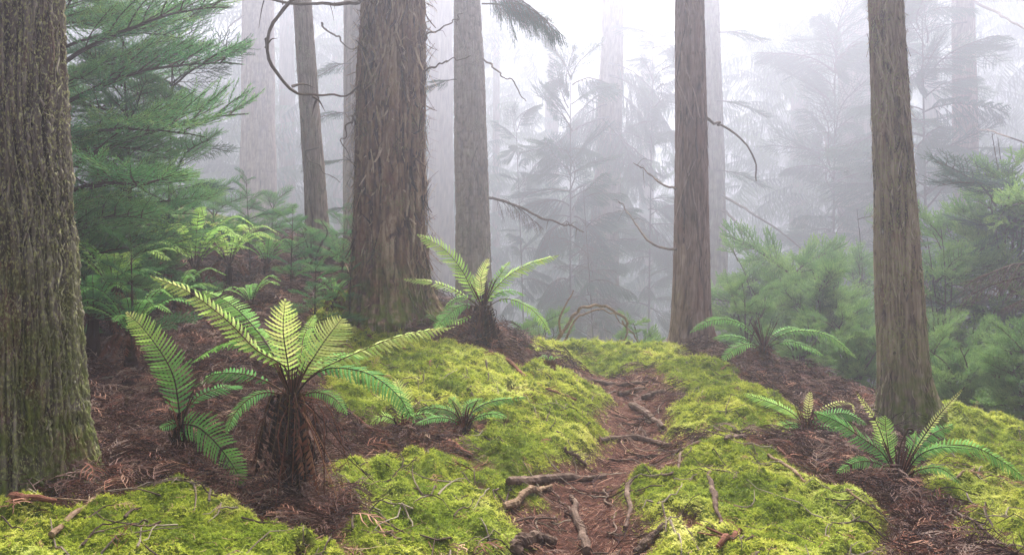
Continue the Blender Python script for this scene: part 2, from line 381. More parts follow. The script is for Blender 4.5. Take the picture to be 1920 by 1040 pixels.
lump = fbm(flat * 7, 3, 3).reshape(gshape); lump2 = fbm(flat * 17, 2, 9).reshape(gshape)
near = np.clip((16 - GY) / 6, 0, 1)
H1 = H0 + (fbm(flat * 2.2, 4, 31).reshape(gshape) - .5) * .12 * near + (fbm(flat * .35, 3, 41).reshape(gshape) - .5) * .5 * (1 - near)
H1 = H1 - .10 * np.exp(-((GX - np.interp(GY, PATH[:, 1], PATH[:, 0])) / .28) ** 2) * (GY < 9.2) * (GY > 2.5)
H1 = H1 + mossM * (.06 + .11 * np.abs(lump - .45) * 2 + .05 * lump2 - .05) + (1 - mossM) * .03 * (lump2 - .5) * near
def ground_z(x, y): return bilinear(H1, x, y)
def ground_n(x, y):
    e = .05; dx = (ground_z(x + e, y) - ground_z(x - e, y)) / (2 * e); dy = (ground_z(x, y + e) - ground_z(x, y - e)) / (2 * e)
    n = np.stack([-dx, -dy, np.ones_like(dx)], 1); return n / np.linalg.norm(n, axis=1)[:, None]
def G(px, py, up=0.):
    p = hit(px, py, H1); p[2] = ground_z(p[0], p[1])[0] + up; return p

mb = MB(); ny, nx = gshape
idx = np.arange(nx * ny).reshape(ny, nx)
mb.add(np.stack([GX.ravel(), GY.ravel(), H1.ravel()], 1), np.stack([idx[:-1, :-1], idx[:-1, 1:], idx[1:, 1:], idx[1:, :-1]], -1).reshape(-1, 4), 0, np.maximum(mossM, np.clip((GY - 10.5) / 2, 0, .75) * (.4 + fbm(xy3(GX.ravel(), GY.ravel(), 1.5), 3, 66).reshape(gshape) * .8)).ravel())
tag(obj('ground', mb, M['ground'], smooth=True), 'uneven brown forest floor climbing to a crest', None, None, 'structure')

# ------------------------------------------------------------------ scatter over the ground
def scatter(n, x0, x1, y0, y1, keep, maxd=None):
    """points inside the camera's sideways reach plus a margin; sparser with distance"""
    y = y0 + (y1 - y0) * rng.random(n) ** 1.0; x = x0 + (x1 - x0) * rng.random(n)
    k = (np.abs(x) < .72 * y + .5) & (rng.random(n) < np.minimum(1, (4.2 / y) ** 1.3)) & (keep(x, y) > rng.random(n))
    return x[k], y[k]

# moss sprig: a feather with short side leaflets
def sprig(pairs=5, arch=.35, wdt=.30):
    V, Fc, t = [], [], []
    for k in range(pairs):
        u = (k + .6) / pairs; x = u; z = u * .75 - arch * u * u; L = wdt * (1 - u * .75); b = .13 * (1 - u * .4)
        for s in (-1, 1):
            i = len(V); V += [(x - b, 0, z - b * .3), (x + b * .5, 0, z), (x + L * .55, s * L, z - .06)]; t += [-.2 + u * .2, -.2 + u * .2, .2]; Fc.append((i, i + 1, i + 2))
    i = len(V); V += [(.8, .05, .38), (.8, -.05, .38), (1.08, 0, .34)]; t += [.1, .1, .3]; Fc.append((i, i + 1, i + 2))
    i = len(V); V += [(0, .035, 0), (0, -.035, 0), (.85, 0, .62 - arch * .6)]; t += [-.2] * 3; Fc.append((i, i + 1, i + 2))
    return V, Fc, t
mb = MB(); mossE = blur(mossM, 14)
mk = lambda x, y: np.maximum(np.clip(bilinear(mossM, x, y) * 1.5 - .1, 0, 1), bilinear(mossE, x, y) * .5 * (vnoise(xy3(x, y, 14.), 88) > .5))
mfine = fbm
for v, (pr, ar, wd) in enumerate([(5, .35, .30), (4, .5, .36), (5, .2, .26)]):
    x, y = scatter(470000, -3.6, 5, 2.7, 11.5, mk)
    n = len(x); q = xy3(x, y, 1.)
    patch = fbm(q * 2.5, 4, 77); small = fbm(q * 20, 2, 78)
    size = (.013 + .013 * rng.random(n)) * np.clip(y / 4.3, 1, 2.4) * (.8 + .5 * small)
    lumpn = ground_n(x, y) + (rng.random((n, 3)) - .5) * .5
    R = rots(lumpn, np.zeros(n), rng.random(n) * .9, rng.random(n) * 6.283)
    spin = rng.random(n) * 6.283
    R = rots(lumpn, spin, rng.random(n) * .5, rng.random(n) * 6.283)
    tint = .19 + .85 * (patch - .5) * 1.5 + .47 + (small - .5) * .5 + (rng.random(n) - .5) * .25
    tint = np.where(rng.random(n) < .04, tint - .35, tint) - .12
    z = ground_z(x, y) - .004 + .012 * rng.random(n) * small
    V, Fc, t = sprig(pr, ar, wd); batch(mb, V, Fc, np.stack([x, y, z], 1), R, size, 0, tint, t)
tag(obj('moss', mb, M['moss']), 'bright yellow green feathery moss carpeting both banks of the path', None, None, 'stuff')
print('moss verts', mb.n)

# fallen needles and twiglets
def bent(seg=3, w=.03, bend=.25, sides=3):
    x = np.linspace(0, 1, seg + 1); p = np.stack([x - .5, bend * (x - .5) ** 2 * 2, .06 * np.sin(x * 3)], 1)
    b = MB(); tube(b, p, [w, w * .8, w * .3], sides, cap=False); return np.concatenate(b.v), b.f[0]
def spray_t(nb=9, up=.12, seed=0, w=.0085):
    """a dead conifer spray: arched stem with side twiglets"""
    r = np.random.default_rng(seed); b = MB(); x = np.linspace(0, 1, 6); cv = (r.random() - .5) * .7
    p = np.stack([x, cv * x * x, up * np.sin(x * 3.1) * 1.2], 1); tube(b, p, [w * 1.3, w * .6], 3, cap=False)
    for k in range(nb):
        u = .15 + .8 * k / nb; s = 1 if k % 2 else -1; o = np.array([np.interp(u, x, p[:, j]) for j in range(3)]); L = (.34 + .2 * r.random()) * (1.1 - u)
        q = np.array([o, o + [L * .45, s * L * .5, .04 * r.random()], o + [L * .95, s * L * .72, -.03 + .08 * r.random()]])
        tube(b, q, [w * 1.5, w * 1.4, w * .4], 3, cap=False)
    V = np.concatenate(b.v); V[:, 0] -= .5; return V, np.concatenate(b.f)
mossW = blur(mossM, 7)
litk = lambda x, y: np.clip(1.0 - bilinear(mossM, x, y) * 1.7, 0, 1)
def lay(mb, tmpl, n, smin, smax, tmean, tvar, keep, y0=2.7, y1=11.5, tiltm=.35, up=.01, x0=-4, x1=5.2, sd=51):
    x, y = scatter(n, x0, x1, y0, y1, keep); n = len(x); q = xy3(x, y, 1.)
    pn = fbm(q * 3, 3, sd)
    s = (smin + (smax - smin) * rng.random(n) ** 2) * np.clip(y / 5, 1, 1.8)
    R = rots(ground_n(x, y), rng.random(n) * 6.283, tiltm * rng.random(n), rng.random(n) * 6.283)
    batch(mb, tmpl[0], tmpl[1], np.stack([x, y, ground_z(x, y) + up * rng.random(n)], 1), R, s, 0, tmean + tvar * (rng.random(n) - .5) + (pn - .5) * .6)
mb = MB()
lay(mb, bent(2, .035, .5), 190000, .012, .035, .58, .9, litk)
lay(mb, bent(3, .02, .8), 70000, .03, .08, .66, 1.0, litk)
lay(mb, bent(4, .012, .5), 9000, .08, .2, .6, .7, litk, up=.025)
lay(mb, bent(3, .02, .8), 30000, .02, .06, .6, .6, lambda x, y: mk(x, y) * .9, up=.03)
tag(obj('needle_litter', mb, M['litter']), 'reddish brown fallen conifer needles strewn over the path', None, None, 'stuff')
mb = MB()
def hollow(x, y):   # everything outside the trodden path
    d = np.hypot((x - np.interp(y, PATH[:, 1], PATH[:, 0])), 0); return np.clip(1.05 - bilinear(mossW, x, y) * 3.2, 0, 1) * np.clip((d - .25) / .3, .05, 1)
for s_ in range(4):
    lay(mb, spray_t(9, .16, s_), 11000, .07, .24, .42, .9, hollow, tiltm=.6, up=.05, sd=60 + s_)
    lay(mb, spray_t(11, .3, s_ + 9, .006), 3000, .13, .26, .38, .8, hollow, tiltm=.7, up=.07, sd=70 + s_)
tag(obj('fallen_sprays', mb, M['greylitter']), 'dead brown and grey conifer sprays heaped on the banks', None, None, 'stuff')
mb = MB()
for s_ in range(3): lay(mb, spray_t(9, .2, s_ + 30), 6500, .06, .2, .5, .6, lambda x, y: np.clip(hollow(x, y) + .045 * mk(x, y), 0, 1), tiltm=.6, up=.06, sd=90 + s_)
tag(obj('russet_sprays', mb, M['litter']), 'russet fallen conifer sprays between the grey ones', None, None, 'stuff')
print('litter', mb.n)

# ------------------------------------------------------------------ trees
def trunk_mesh(keys, d, mats, seed, H=13., nu=200, nv=300, amp=.012, plates=36, flare=.35, fl_h=.22, strips=0, strip_l=(.15, .5), lift=.02, sink=.15, kz=2.5, flare_side=None, sw=1., warp=.05):
    """keys: (photo x of the centre, photo y, radius in photo pixels) from top to foot at distance d"""
    K = np.array([[*P(a, b, d)[[0, 2]], r / F * d] for a, b, r in keys]); K = K[np.argsort(K[:, 1])]
    xb, zb = K[0, 0], K[0, 1]; base = np.array([xb, d, zb])
    ztop = CAM_Z + 540 / F * d + .2
    lean = (K[-1, 0] - K[-2, 0]) / (K[-1, 1] - K[-2, 1] + 1e-6)
    K = np.vstack([K, [K[-1, 0] + lean * .6 * (H - K[-1, 1]) , H, K[-1, 2] * max(.35, 1 - .045 * (H - K[-1, 1]))]])
    zs = np.concatenate([np.linspace(zb - sink, min(ztop, H - 1), nv), np.linspace(min(ztop, H - 1), H, 24)[1:]])
    cx = np.interp(zs, K[:, 1], K[:, 0]); rr = np.interp(zs, K[:, 1], K[:, 2])
    k5 = np.ones(9) / 9; pad = lambda a: np.convolve(np.pad(a, 4, 'edge'), k5, 'valid'); cx, rr = pad(cx), pad(rr)
    th = np.linspace(0, 2 * np.pi, nu, endpoint=False); TH, ZZ = np.meshgrid(th, zs)
    ku = plates / 6.283; hgt = np.maximum(ZZ - zb, -sink)
    wv = (vnoise(np.stack([np.cos(TH).ravel() * 1.5, np.sin(TH).ravel() * 1.5, ZZ.ravel() * 1.4], 1), seed) - .5).reshape(TH.shape) * .28
    def ridg(kk, kzz, sd, wa=1.):
        a = TH + wv * wa; n = vnoise(np.stack([np.cos(a).ravel() * kk, np.sin(a).ravel() * kk, ZZ.ravel() * kzz], 1), sd); return (1 - np.abs(n * 2 - 1)).reshape(TH.shape)
    r1 = np.minimum(np.clip((1 - ridg(ku, kz, seed + 1)) / .22, 0, 1), .25 + .75 * np.clip((1 - ridg(ku * 1.7, kz * 1.4, seed + 21)) / .2, 0, 1)); r2 = ridg(ku * 2.3, kz * 3, seed + 2); r3 = ridg(ku * 5, kz * 8, seed + 3)
    crumb = fbm(np.stack([np.cos(TH).ravel() * ku * 4, np.sin(TH).ravel() * ku * 4, ZZ.ravel() * ku * 5], 1), 2, seed + 5).reshape(TH.shape)
    h = r1 * .5 + r2 * .28 + r3 * .15 + (crumb - .5) * .35
    fw = 1 + .5 * np.sin(TH * 3 + seed) + .35 * np.sin(TH * 5 + seed * 2)
    if flare_side is not None: fw = fw * .4 + 1.6 * np.maximum(0, np.cos(TH - flare_side)) ** 3
    fr = flare * np.exp(-np.maximum(hgt, 0) / fl_h) * np.clip(fw, .15, 3)
    Rr = rr[:, None] * (1 + fr + warp * (vnoise(np.stack([np.cos(TH).ravel(), np.sin(TH).ravel(), ZZ.ravel() * .8], 1), seed + 8).reshape(TH.shape) - .5) * 2) + (h - .5) * amp * 2
    V = np.stack([cx[:, None] + np.cos(TH) * Rr, d + np.sin(TH) * Rr, ZZ], -1)
    n = len(zs); i = np.arange(n - 1)[:, None] * nu; j = np.arange(nu)[None]; k = (j + 1) % nu
    mb = MB(); mb.add(V.reshape(-1, 3), np.stack([i + j, i + k, i + nu + k, i + nu + j], -1).reshape(-1, 4), 0, np.clip(.5 + (h - .55) * .8, 0, 1).ravel())  # tint follows bark relief, so furrow shade goes into the colour
    top = mb.n; mb.add(np.vstack([V[-1], [cx[-1], d, zs[-1] + .1]]), np.stack([np.arange(nu), (np.arange(nu) + 1) % nu, np.full(nu, nu)], 1))
    # bark strips that hang loose
    r_ = np.random.default_rng(seed)
    for s in range(strips):
        a0 = -math.pi / 2 + (r_.random() - .5) * 3.6 if r_.random() < .85 else r_.random() * 6.283
        z0 = zb + (min(ztop, H) - zb) * r_.random(); L = strip_l[0] + (strip_l[1] - strip_l[0]) * r_.random() ** 2
        m = 9; u = np.linspace(0, 1, m); zz = z0 + L * u; drift = (r_.random() - .5) * L * .55
        if r_.random() < .06: drift *= 2.6
        c0 = np.interp(zz, zs, cx); R0 = np.interp(zz, zs, rr) * (1 + flare * np.exp(-np.maximum(zz - zb, 0) / fl_h) * .8) + amp * .35
        aa = a0 + drift / R0 * (u - .5) + .05 * np.sin(u * 5 + s); e = r_.random(); lf = lift * r_.random() ** 1.5
        off = lf * (np.maximum(0, .45 - u) / .45) ** 1.6 * (e < .65) * 2 + lf * (np.maximum(0, u - .6) / .4) ** 1.6 * (e > .45) * 1.6
        ct = np.stack([c0 + np.cos(aa) * (R0 + off), d + np.sin(aa) * (R0 + off), zz], 1)
        tg = np.stack([-np.sin(aa), np.cos(aa), 0 * aa], 1); ou = np.stack([np.cos(aa), np.sin(aa), 0 * aa], 1)
        wd = sw * (.003 + .012 * r_.random() ** 2) * np.sin(np.clip(u * .9 + .08, 0, 1) * 3.14) ** .6; tk = .0025
        tw = (r_.random() - .5) * 1.2 * np.maximum(0, .5 - u) * 2
        sd_ = tg * np.cos(tw)[:, None] + ou * np.sin(tw)[:, None]
        Q = np.stack([ct - sd_ * wd[:, None], ct + ou * tk, ct + sd_ * wd[:, None], ct - ou * tk], 1)
        ii = np.arange(m - 1)[:, None] * 4; jj = np.arange(4)[None]; kk = (jj + 1) % 4
        mb.add(Q.reshape(-1, 3), np.stack([ii + jj, ii + kk, ii + 4 + kk, ii + 4 + jj], -1).reshape(-1, 4), 0, (-.1 + 1.3 * r_.random()))
    return mb, base

def cedar(keys, d, mat, seed, label, group=None, snap=True, **kw):
    keys = list(keys); d = D(d); kw.setdefault('H', max(13., 2.4 + .36 * d))
    if snap:   # stand the foot on the ground
        a, b, r = keys[-1]; x = (a - 960) / F * d; z = ground_z(x, d)[0]; keys[-1] = (a, 520 + (CAM_Z - z) / d * F, r)
    m, base = trunk_mesh(keys, d, mat, seed, **kw)
    t = thing('cedar_tree', base, label, 'tree', group)
    obj('trunk', m, M[mat], t, smooth=True); return t

T = {}
T['left'] = cedar([(8, 0, 89), (17, 250, 93), (27, 500, 98), (34, 700, 101), (40, 915, 106)], 3.7, 'bark_left', 101, 'thick furrowed cedar trunk dotted with lichen, cut off by the left edge', nu=620, nv=620, amp=.03, plates=50, kz=1.5, flare=.2, strips=900, strip_l=(.03, .28), lift=.012, sw=.8)
T['mid'] = cedar([(740, 0, 54), (733, 200, 62), (732, 400, 66), (731, 520, 70), (735, 600, 72)], 7.8, 'bark_mid', 202, 'massive reddish cedar with shaggy peeling bark left of the crest', nu=420, nv=460, amp=.028, plates=40, kz=1.8, flare=.38, strips=1100, strip_l=(.12, .7), lift=.08, sw=1.35, warp=.1)
T['right'] = cedar([(1660, 0, 29), (1674, 300, 34), (1684, 500, 39), (1694, 700, 42), (1698, 790, 44)], 6.5, 'bark_right', 303, 'brown leaning cedar trunk with a mossy foot at the right', nu=360, nv=420, amp=.009, plates=34, flare=.55, fl_h=.17, strips=520, strip_l=(.06, .35), lift=.018, flare_side=0)
T['five'] = cedar([(1292, 0, 26), (1297, 300, 30), (1297, 500, 32), (1294, 658, 35)], 10, 'bark_red', 404, 'straight cedar at the end of the crest, the nearer of two overlapping trunks', nu=220, nv=300, amp=.009, plates=26, flare=.5, strips=160, strip_l=(.2, .8), lift=.015)
T['six'] = cedar([(1333, 0, 15), (1340, 300, 18), (1345, 600, 22), (1346, 640, 23)], 19, 'bark_grey', 505, 'paler slim cedar half hidden behind the straight crest trunk', nu=160, nv=200, amp=.01, plates=22, strips=60, strip_l=(.2, .8))
T['three'] = cedar([(876, 0, 24), (884, 300, 30), (888, 500, 34), (890, 620, 36)], 13, 'bark_grey', 606, 'knobbly grey trunk rising behind the big fern, right of the shaggy cedar', nu=200, nv=260, amp=.02, plates=18, kz=7, strips=110, strip_l=(.1, .5), lift=.03)
T['four'] = cedar([(1150, 0, 20), (1141, 300, 24), (1131, 500, 29), (1130, 700, 31)], 24, 'bark_red', 707, 'pale foggy trunk over the middle of the crest beneath the bright glow', nu=90, nv=100, amp=.02, plates=20)
T['ten'] = cedar([(567, 0, 16), (587, 300, 19), (597, 475, 21)], 11, 'bark_grey', 808, 'thin slanting cedar left of the shaggy trunk, behind the looping branch', nu=140, nv=200, amp=.008, plates=20, strips=90, strip_l=(.1, .5))
T['eleven'] = cedar([(662, 0, 17), (662, 300, 18), (664, 480, 20)], 14, 'bark_grey', 909, 'slim trunk touching the left side of the shaggy cedar', nu=110, nv=150, amp=.008, plates=20, strips=50)
T['nine'] = cedar([(484, 0, 28), (484, 300, 32), (485, 420, 33)], 19, 'bark_red', 111, 'wide fog-dimmed trunk left of the thin slanting cedar', nu=130, nv=160, amp=.015, plates=24, strips=60, strip_l=(.3, .9), lift=.05)
T['eight'] = cedar([(1806, 0, 19), (1812, 400, 23), (1814, 560, 25)], 19, 'bark_red', 222, 'dim slender trunk near the right edge behind green sprays', nu=110, nv=140, amp=.01, plates=20, strips=40)
for i_, (a, b, r, d, l) in enumerate([(827, 827, 21, 24, 'very faint trunk between the shaggy cedar and the knobbly grey trunk'), (538, 539, 13, 30, 'very faint thin trunk just left of the slanting cedar'),
        (633, 634, 9, 34, 'faintest thin trunk between the slanting and the shaggy cedar'), (931, 930, 6, 34, 'hair-thin pale trunk right of the knobbly grey one'),
        (1600, 1603, 26, 30, 'broad shadowy trunk in fog left of the leaning cedar'), (1500, 1497, 14, 36, 'barely visible trunk in fog between the two crest cedars and the leaning one'),
        (1745, 1750, 12, 33, 'faint trunk in fog just right of the leaning cedar'), (1215, 1212, 12, 40, 'nearly vanished trunk between the glow and the crest cedars')]):
    cedar([(a, 0, r), (b, 450, r * 1.15), (b, 600, r * 1.2)], d, 'bark_red', 1000 + i_, l, 'cedars fading into the fog', nu=48, nv=50, amp=.02, plates=16)

# roots, branches and other bent wood built from points seen in the photograph
def wood(pts, r, n=24, sides=8, bump=.3, wig=.01, mat=0, tint=.5, seed=0, mb=None):
    mb = mb or MB(); p = spline(pts, n); rr = np.random.default_rng(seed); L = np.linalg.norm(p[-1] - p[0])
    p = p + (np.stack([vnoise(np.stack([np.arange(n) * .35, np.full(n, k * 9.), np.full(n, seed * 1.)], 1), seed) for k in range(3)], 1) - .5) * wig * 2
    tube(mb, p, r, sides, mat, tint, bump); return mb
def px_pts(pts, d): 
    return [P(a, b, D(c[0] if c else d)) for a, b, *c in pts]
def px_r(r, d): return [x / F * d for x in r]

def tree_branch(t, pts, d, r, seed=0, mat='twig', twigs=0):
    m = wood(px_pts(pts, d), px_r(r, D(d)), 30, 6, .35, .03, seed=seed)
    rr = np.random.default_rng(seed); p = spline(px_pts(pts, d), 30)
    for k in range(twigs):
        i = rr.integers(8, 28); o = p[i]; dr = (rr.random(3) - .5) * [1, .8, 1]; L = .15 + .35 * rr.random()
        tube(m, spline([o, o + dr * L * .5, o + dr * L + [0, 0, -.06]], 7), [r[-1] / F * d * .8, .0015], 4)
    return obj('branch', m, M[mat], t)
tree_branch(T['mid'], [(672, 166, 7.6), (620, 183, 7.2), (570, 175, 6.9), (522, 140, 6.7), (498, 92, 6.6), (510, 45, 6.6), (552, -5, 6.7), (600, -60, 6.9)], 7, [1.6, 2.2, 3, 3, 3.6], 1, twigs=6)
tree_branch(T['mid'], [(700, -4, 7.7), (640, 5, 7.2), (560, 11, 6.9), (500, 3, 6.8), (440, -25, 6.8)], 7, [4, 3.4, 2.6, 1.5], 2, twigs=4)
tree_branch(T['mid'], [(668, 222, 7.7), (652, 230, 7.3), (645, 270, 7.2), (655, 300, 7.2)], 7.4, [2.2, 1.6, .6], 3)
tree_branch(T['mid'], [(796, 130, 7.6), (840, 112, 7.4), (882, 103, 7.3)], 7.5, [2, 1.4, .6], 4)
tree_branch(T['mid'], [(795, 70, 7.7), (835, 52, 7.8), (870, 25, 7.9)], 7.7, [2, 1.4, .7], 5, twigs=3)
tree_branch(T['ten'], [(600, 40), (650, 85), (690, 100)], 10.6, [2, 1.5, .6], 6)
tree_branch(T['ten'], [(596, 280), (570, 290), (640, 345)], 10.6, [1.6, 1.2, .6], 7)
tree_branch(T['five'], [(1322, 220, 10), (1355, 236), (1390, 262), (1412, 300), (1419, 336)], 11, [2.5, 2.2, 1.2], 8)
tree_branch(T['five'], [(1268, 358, 9.9), (1232, 338, 10.6), (1190, 305, 11.4)], 10, [2.2, 1.8, .8], 9, twigs=5)
tree_branch(T['five'], [(1266, 468, 9.9), (1215, 452, 10.6), (1180, 400, 11.4), (1158, 375, 12)], 10, [2.4, 1.8, .8], 10, twigs=4)
tree_branch(T['six'], [(1352, 365, 18.8), (1410, 400), (1470, 440), (1520, 480)], 18, [2.8, 2, 1], 11, twigs=6)
tree_branch(T['six'], [(1350, 390, 18.8), (1385, 420), (1395, 465), (1430, 510)], 18, [2.8, 2, 1.2], 12, twigs=4)
tree_branch(T['six'], [(1355, 570, 18.8), (1420, 600), (1480, 625)], 18, [2.4, 2, 1], 13, twigs=5)
tree_branch(T['three'], [(915, 368, 12.4), (1000, 402, 12), (1095, 432, 11.6)], 12, [3, 2.2, 1.1], 14, twigs=8)
tree_branch(T['three'], [(903, 112, 12.6), (955, 150, 12.2), (985, 192, 12.1)], 12, [2.2, 1.4, .8], 15)
tree_branch(T['eight'], [(1825, 240, 18.8), (1870, 250, 14.2), (1930, 275, 13.6)], 14.5, [2.6, 2, 1.2], 16, twigs=5)
tree_branch(T['eight'], [(1828, 5, 18.6), (1870, 25, 18), (1930, 60, 17)], 18.5, [2.6, 2, 1.2], 17, twigs=5)
tree_branch(T['nine'], [(458, 30, 18.8), (430, 50, 18.5), (415, 90, 18.5)], 18.8, [1.6, 1.2, .8], 18, twigs=3)
tree_branch(T['eight'], [(1835, 420, 18.8), (1860, 470, 14.4), (1885, 510, 14)], 14.5, [2.6, 2, 1.2], 19, twigs=5)

# ------------------------------------------------------------------ conifer boughs and young cedars
def needled(mb, p, spacing, nl, nw, r_, tint, mat=1, ang=.7):
    """needles all round a twig"""
    L = np.linalg.norm(np.diff(p, axis=0), axis=1).sum(); n = max(4, int(L / spacing)); u = (np.arange(n) + r_.random(n)) / n
    m = len(p); T_, N_, B_ = frames(p); f = u * (m - 1); i = np.minimum(f.astype(int), m - 2); w_ = (f - i)[:, None]
    c = p[i] * (1 - w_) + p[i + 1] * w_; t = T_[i]; a = np.arange(n) * 2.4 + r_.random() * 6
    o = N_[i] * np.cos(a)[:, None] + B_[i] * np.sin(a)[:, None]
    s = np.cross(t, o); ln = nl * (.75 + .5 * r_.random(n)) * (1 - .45 * u ** 3)
    dr = t * math.cos(ang) + o * math.sin(ang); mid = c + dr * ln[:, None] * .5
    tip = c + (dr * .7 + t * .5) * ln[:, None]
    V = np.stack([c - s * nw * .5, c + s * nw * .5, mid + s * nw * .35, tip, mid - s * nw * .35], 1)
    k = np.arange(n)[:, None] * 5
    mb.add(V.reshape(-1, 3), np.concatenate([k + [0, 1, 2], k + [0, 2, 4], k + [4, 2, 3]]), mat, np.repeat(tint + (r_.random(n) - .5) * .2 + u * .15, 5))

def bough_mesh(name, seed, mats, sag=.25, rise=.25, hang=.0, nsec=21, spread=1., dens=1., nl=.022, nw=.004, sec_l=.42, tert=1., zs=.3):
    r_ = np.random.default_rng(seed); mb = MB(); x = np.linspace(0, 1, 14)
    p = np.stack([x, .06 * np.sin(x * 4 + seed), rise * x - sag * x * x], 1) + (r_.random((14, 3)) - .5) * .012
    tube(mb, p, [.013, .008, .003], 5, 0, .3, cap=False)
    needled(mb, p[9:], .004 / dens, nl, nw, r_, .5)
    for k in range(nsec):
        u = .12 + .83 * (k + r_.random() * .6) / nsec; s = 1 if k % 2 else -1
        o = np.array([np.interp(u, x, p[:, j]) for j in range(3)]); L = sec_l * (1.15 - u) ** .7 * (.7 + .5 * r_.random()) * spread
        e = np.array([.62 + .2 * r_.random(), s * (.75 - .2 * u), (r_.random() - .35) * zs - hang]); e /= np.linalg.norm(e)
        q = spline([o, o + e * L * .5 + [0, 0, .02], o + e * L + np.array([.05, 0, .04 - hang * L * .5])], 9)
        tube(mb, q, [.005, .0018], 4, 0, .4, cap=False)
        needled(mb, q[4:], .0045 / dens, nl, nw, r_, .5)
        nt_ = int((10 * (L / .3) + 3) * tert)
        for m in range(nt_):
            v = .12 + .8 * m / nt_; i = v * 8; i0 = min(int(i), 7); oo = q[i0] * (1 - (i - i0)) + q[i0 + 1] * (i - i0); ss = 1 if m % 2 else -1
            tdir = q[-1] - q[0]; tdir /= np.linalg.norm(tdir); side = np.cross(tdir, [0, 0, 1]) * ss
            LL = (.07 + .11 * (1 - v)) * (.7 + .6 * r_.random())
            f = tdir * .75 + side * .65 + np.array([0, 0, (r_.random() - .3) * (zs + .2) - hang * 1.6]); f /= np.linalg.norm(f)
            z = spline([oo, oo + f * LL * .5, oo + f * LL + tdir * LL * .25 + [0, 0, .012 - hang * .04]], 6)
            tube(mb, z, [.0018, .001], 3, 0, .5, cap=False)
            needled(mb, z, .0045 / dens, nl, nw, r_, .42 + .25 * v)
    return mb.mesh(name, [M['twig'], mats])
B = {}
B['fresh'] = [bough_mesh('bough', s, M['needles'], .34, .24, .03, nsec=15, dens=.62, nl=.032, nw=.0048, tert=.62, sec_l=.48, zs=.3) for s in (1, 2, 3)]
B['dull'] = [bough_mesh('bough', s, M['needles_dull'], .35, .25, .15, nsec=14, dens=.5, nl=.03, nw=.006, tert=.75) for s in (4, 5, 6)]
B['droop'] = [bough_mesh('bough', s, M['needles_dull'], .5, .15, .8, nsec=18, dens=.6, nl=.03, nw=.006, sec_l=.45, tert=.9) for s in (7, 8)]
B['leafy'] = [bough_mesh('bough', s, M['leaves'], .2, .3, .0, nsec=15, dens=.42, nl=.036, nw=.015, tert=.6, sec_l=.5, zs=1.2) for s in (14, 15, 16)]
B['dead'] = [bough_mesh('bough', s, M['needles_dead'], .45, .15, .7, nsec=11, dens=.3, nl=.02, nw=.005, sec_l=.42, tert=.5) for s in (10, 11)]
print('bough verts', [len(m.vertices) for m in B['fresh']])

def add_bough(parent, kind, loc, az, pitch, L, seed, roll=0., name='branch'):
    ms = B[kind]; o = bpy.data.objects.new(name, ms[seed % len(ms)]); C.objects.link(o); o.parent = parent
    o.location = Vector(loc) - Vector(parent['_o'])
    o.rotation_euler = (Matrix.Rotation(az, 3, 'Z') @ Matrix.Rotation(-pitch, 3, 'Y') @ Matrix.Rotation(roll, 3, 'X')).to_euler()
    o.scale = (L, L * (1 if seed % 2 else -1), L); return o

def young(name, px, d, top_py, label, kinds=('fresh',), n=30, Lb=1.1, low=.1, group=None, seed=0, lean=0., rad=.04, cat='young tree', toplen=.25, azr=None, pitch0=.1, skew=0.):
    q_ = D(d) / d; Lb *= q_; rad *= q_; d = D(d)
    r_ = np.random.default_rng(seed); x = (px - 960) / F * d; z0 = ground_z(x, d)[0]; ztop = CAM_Z - (top_py - 520) / F * d; h = ztop - z0
    t = thing(name, (x, d, z0), label, cat, group); lean = lean or (r_.random() - .5) * .12 * h
    pts = spline([(x, d, z0 - .1), (x + lean * .3, d, z0 + h * .4), (x + lean, d, ztop)], 20); mb = MB(); tube(mb, pts, [rad, rad * .6, rad * .12], 8, 0, .3, .1); obj('stem', mb, M['twig'], t)
    for k in range(n):
        u = low + (1 - low) * (k + .5 + (r_.random() - .5) * 2.4) / n; u = min(max(u, low * .8), .985)
        if d > 10 and vnoise(np.array([[u * 6, seed, k % 3 * 1.7]]), seed)[0] < .36: continue
        c = np.array([np.interp(u, np.linspace(0, 1, 20), pts[:, j]) for j in range(3)])
        az = k * 2.4 + r_.random() * .7
        if azr: az = azr[0] + (azr[1] - azr[0]) * r_.random()
        L = Lb * (toplen + (1 - toplen) * (1 - u) ** .8) * (.55 + .8 * r_.random())
        add_bough(t, kinds[int(r_.random() * len(kinds))], c, az, pitch0 + .5 * u + (r_.random() - .5) * (1.1 if d > 12.5 else .5), L, int(r_.integers(0, 99)), (r_.random() - .5) * (1.8 if d > 12.5 else .9))
    return t
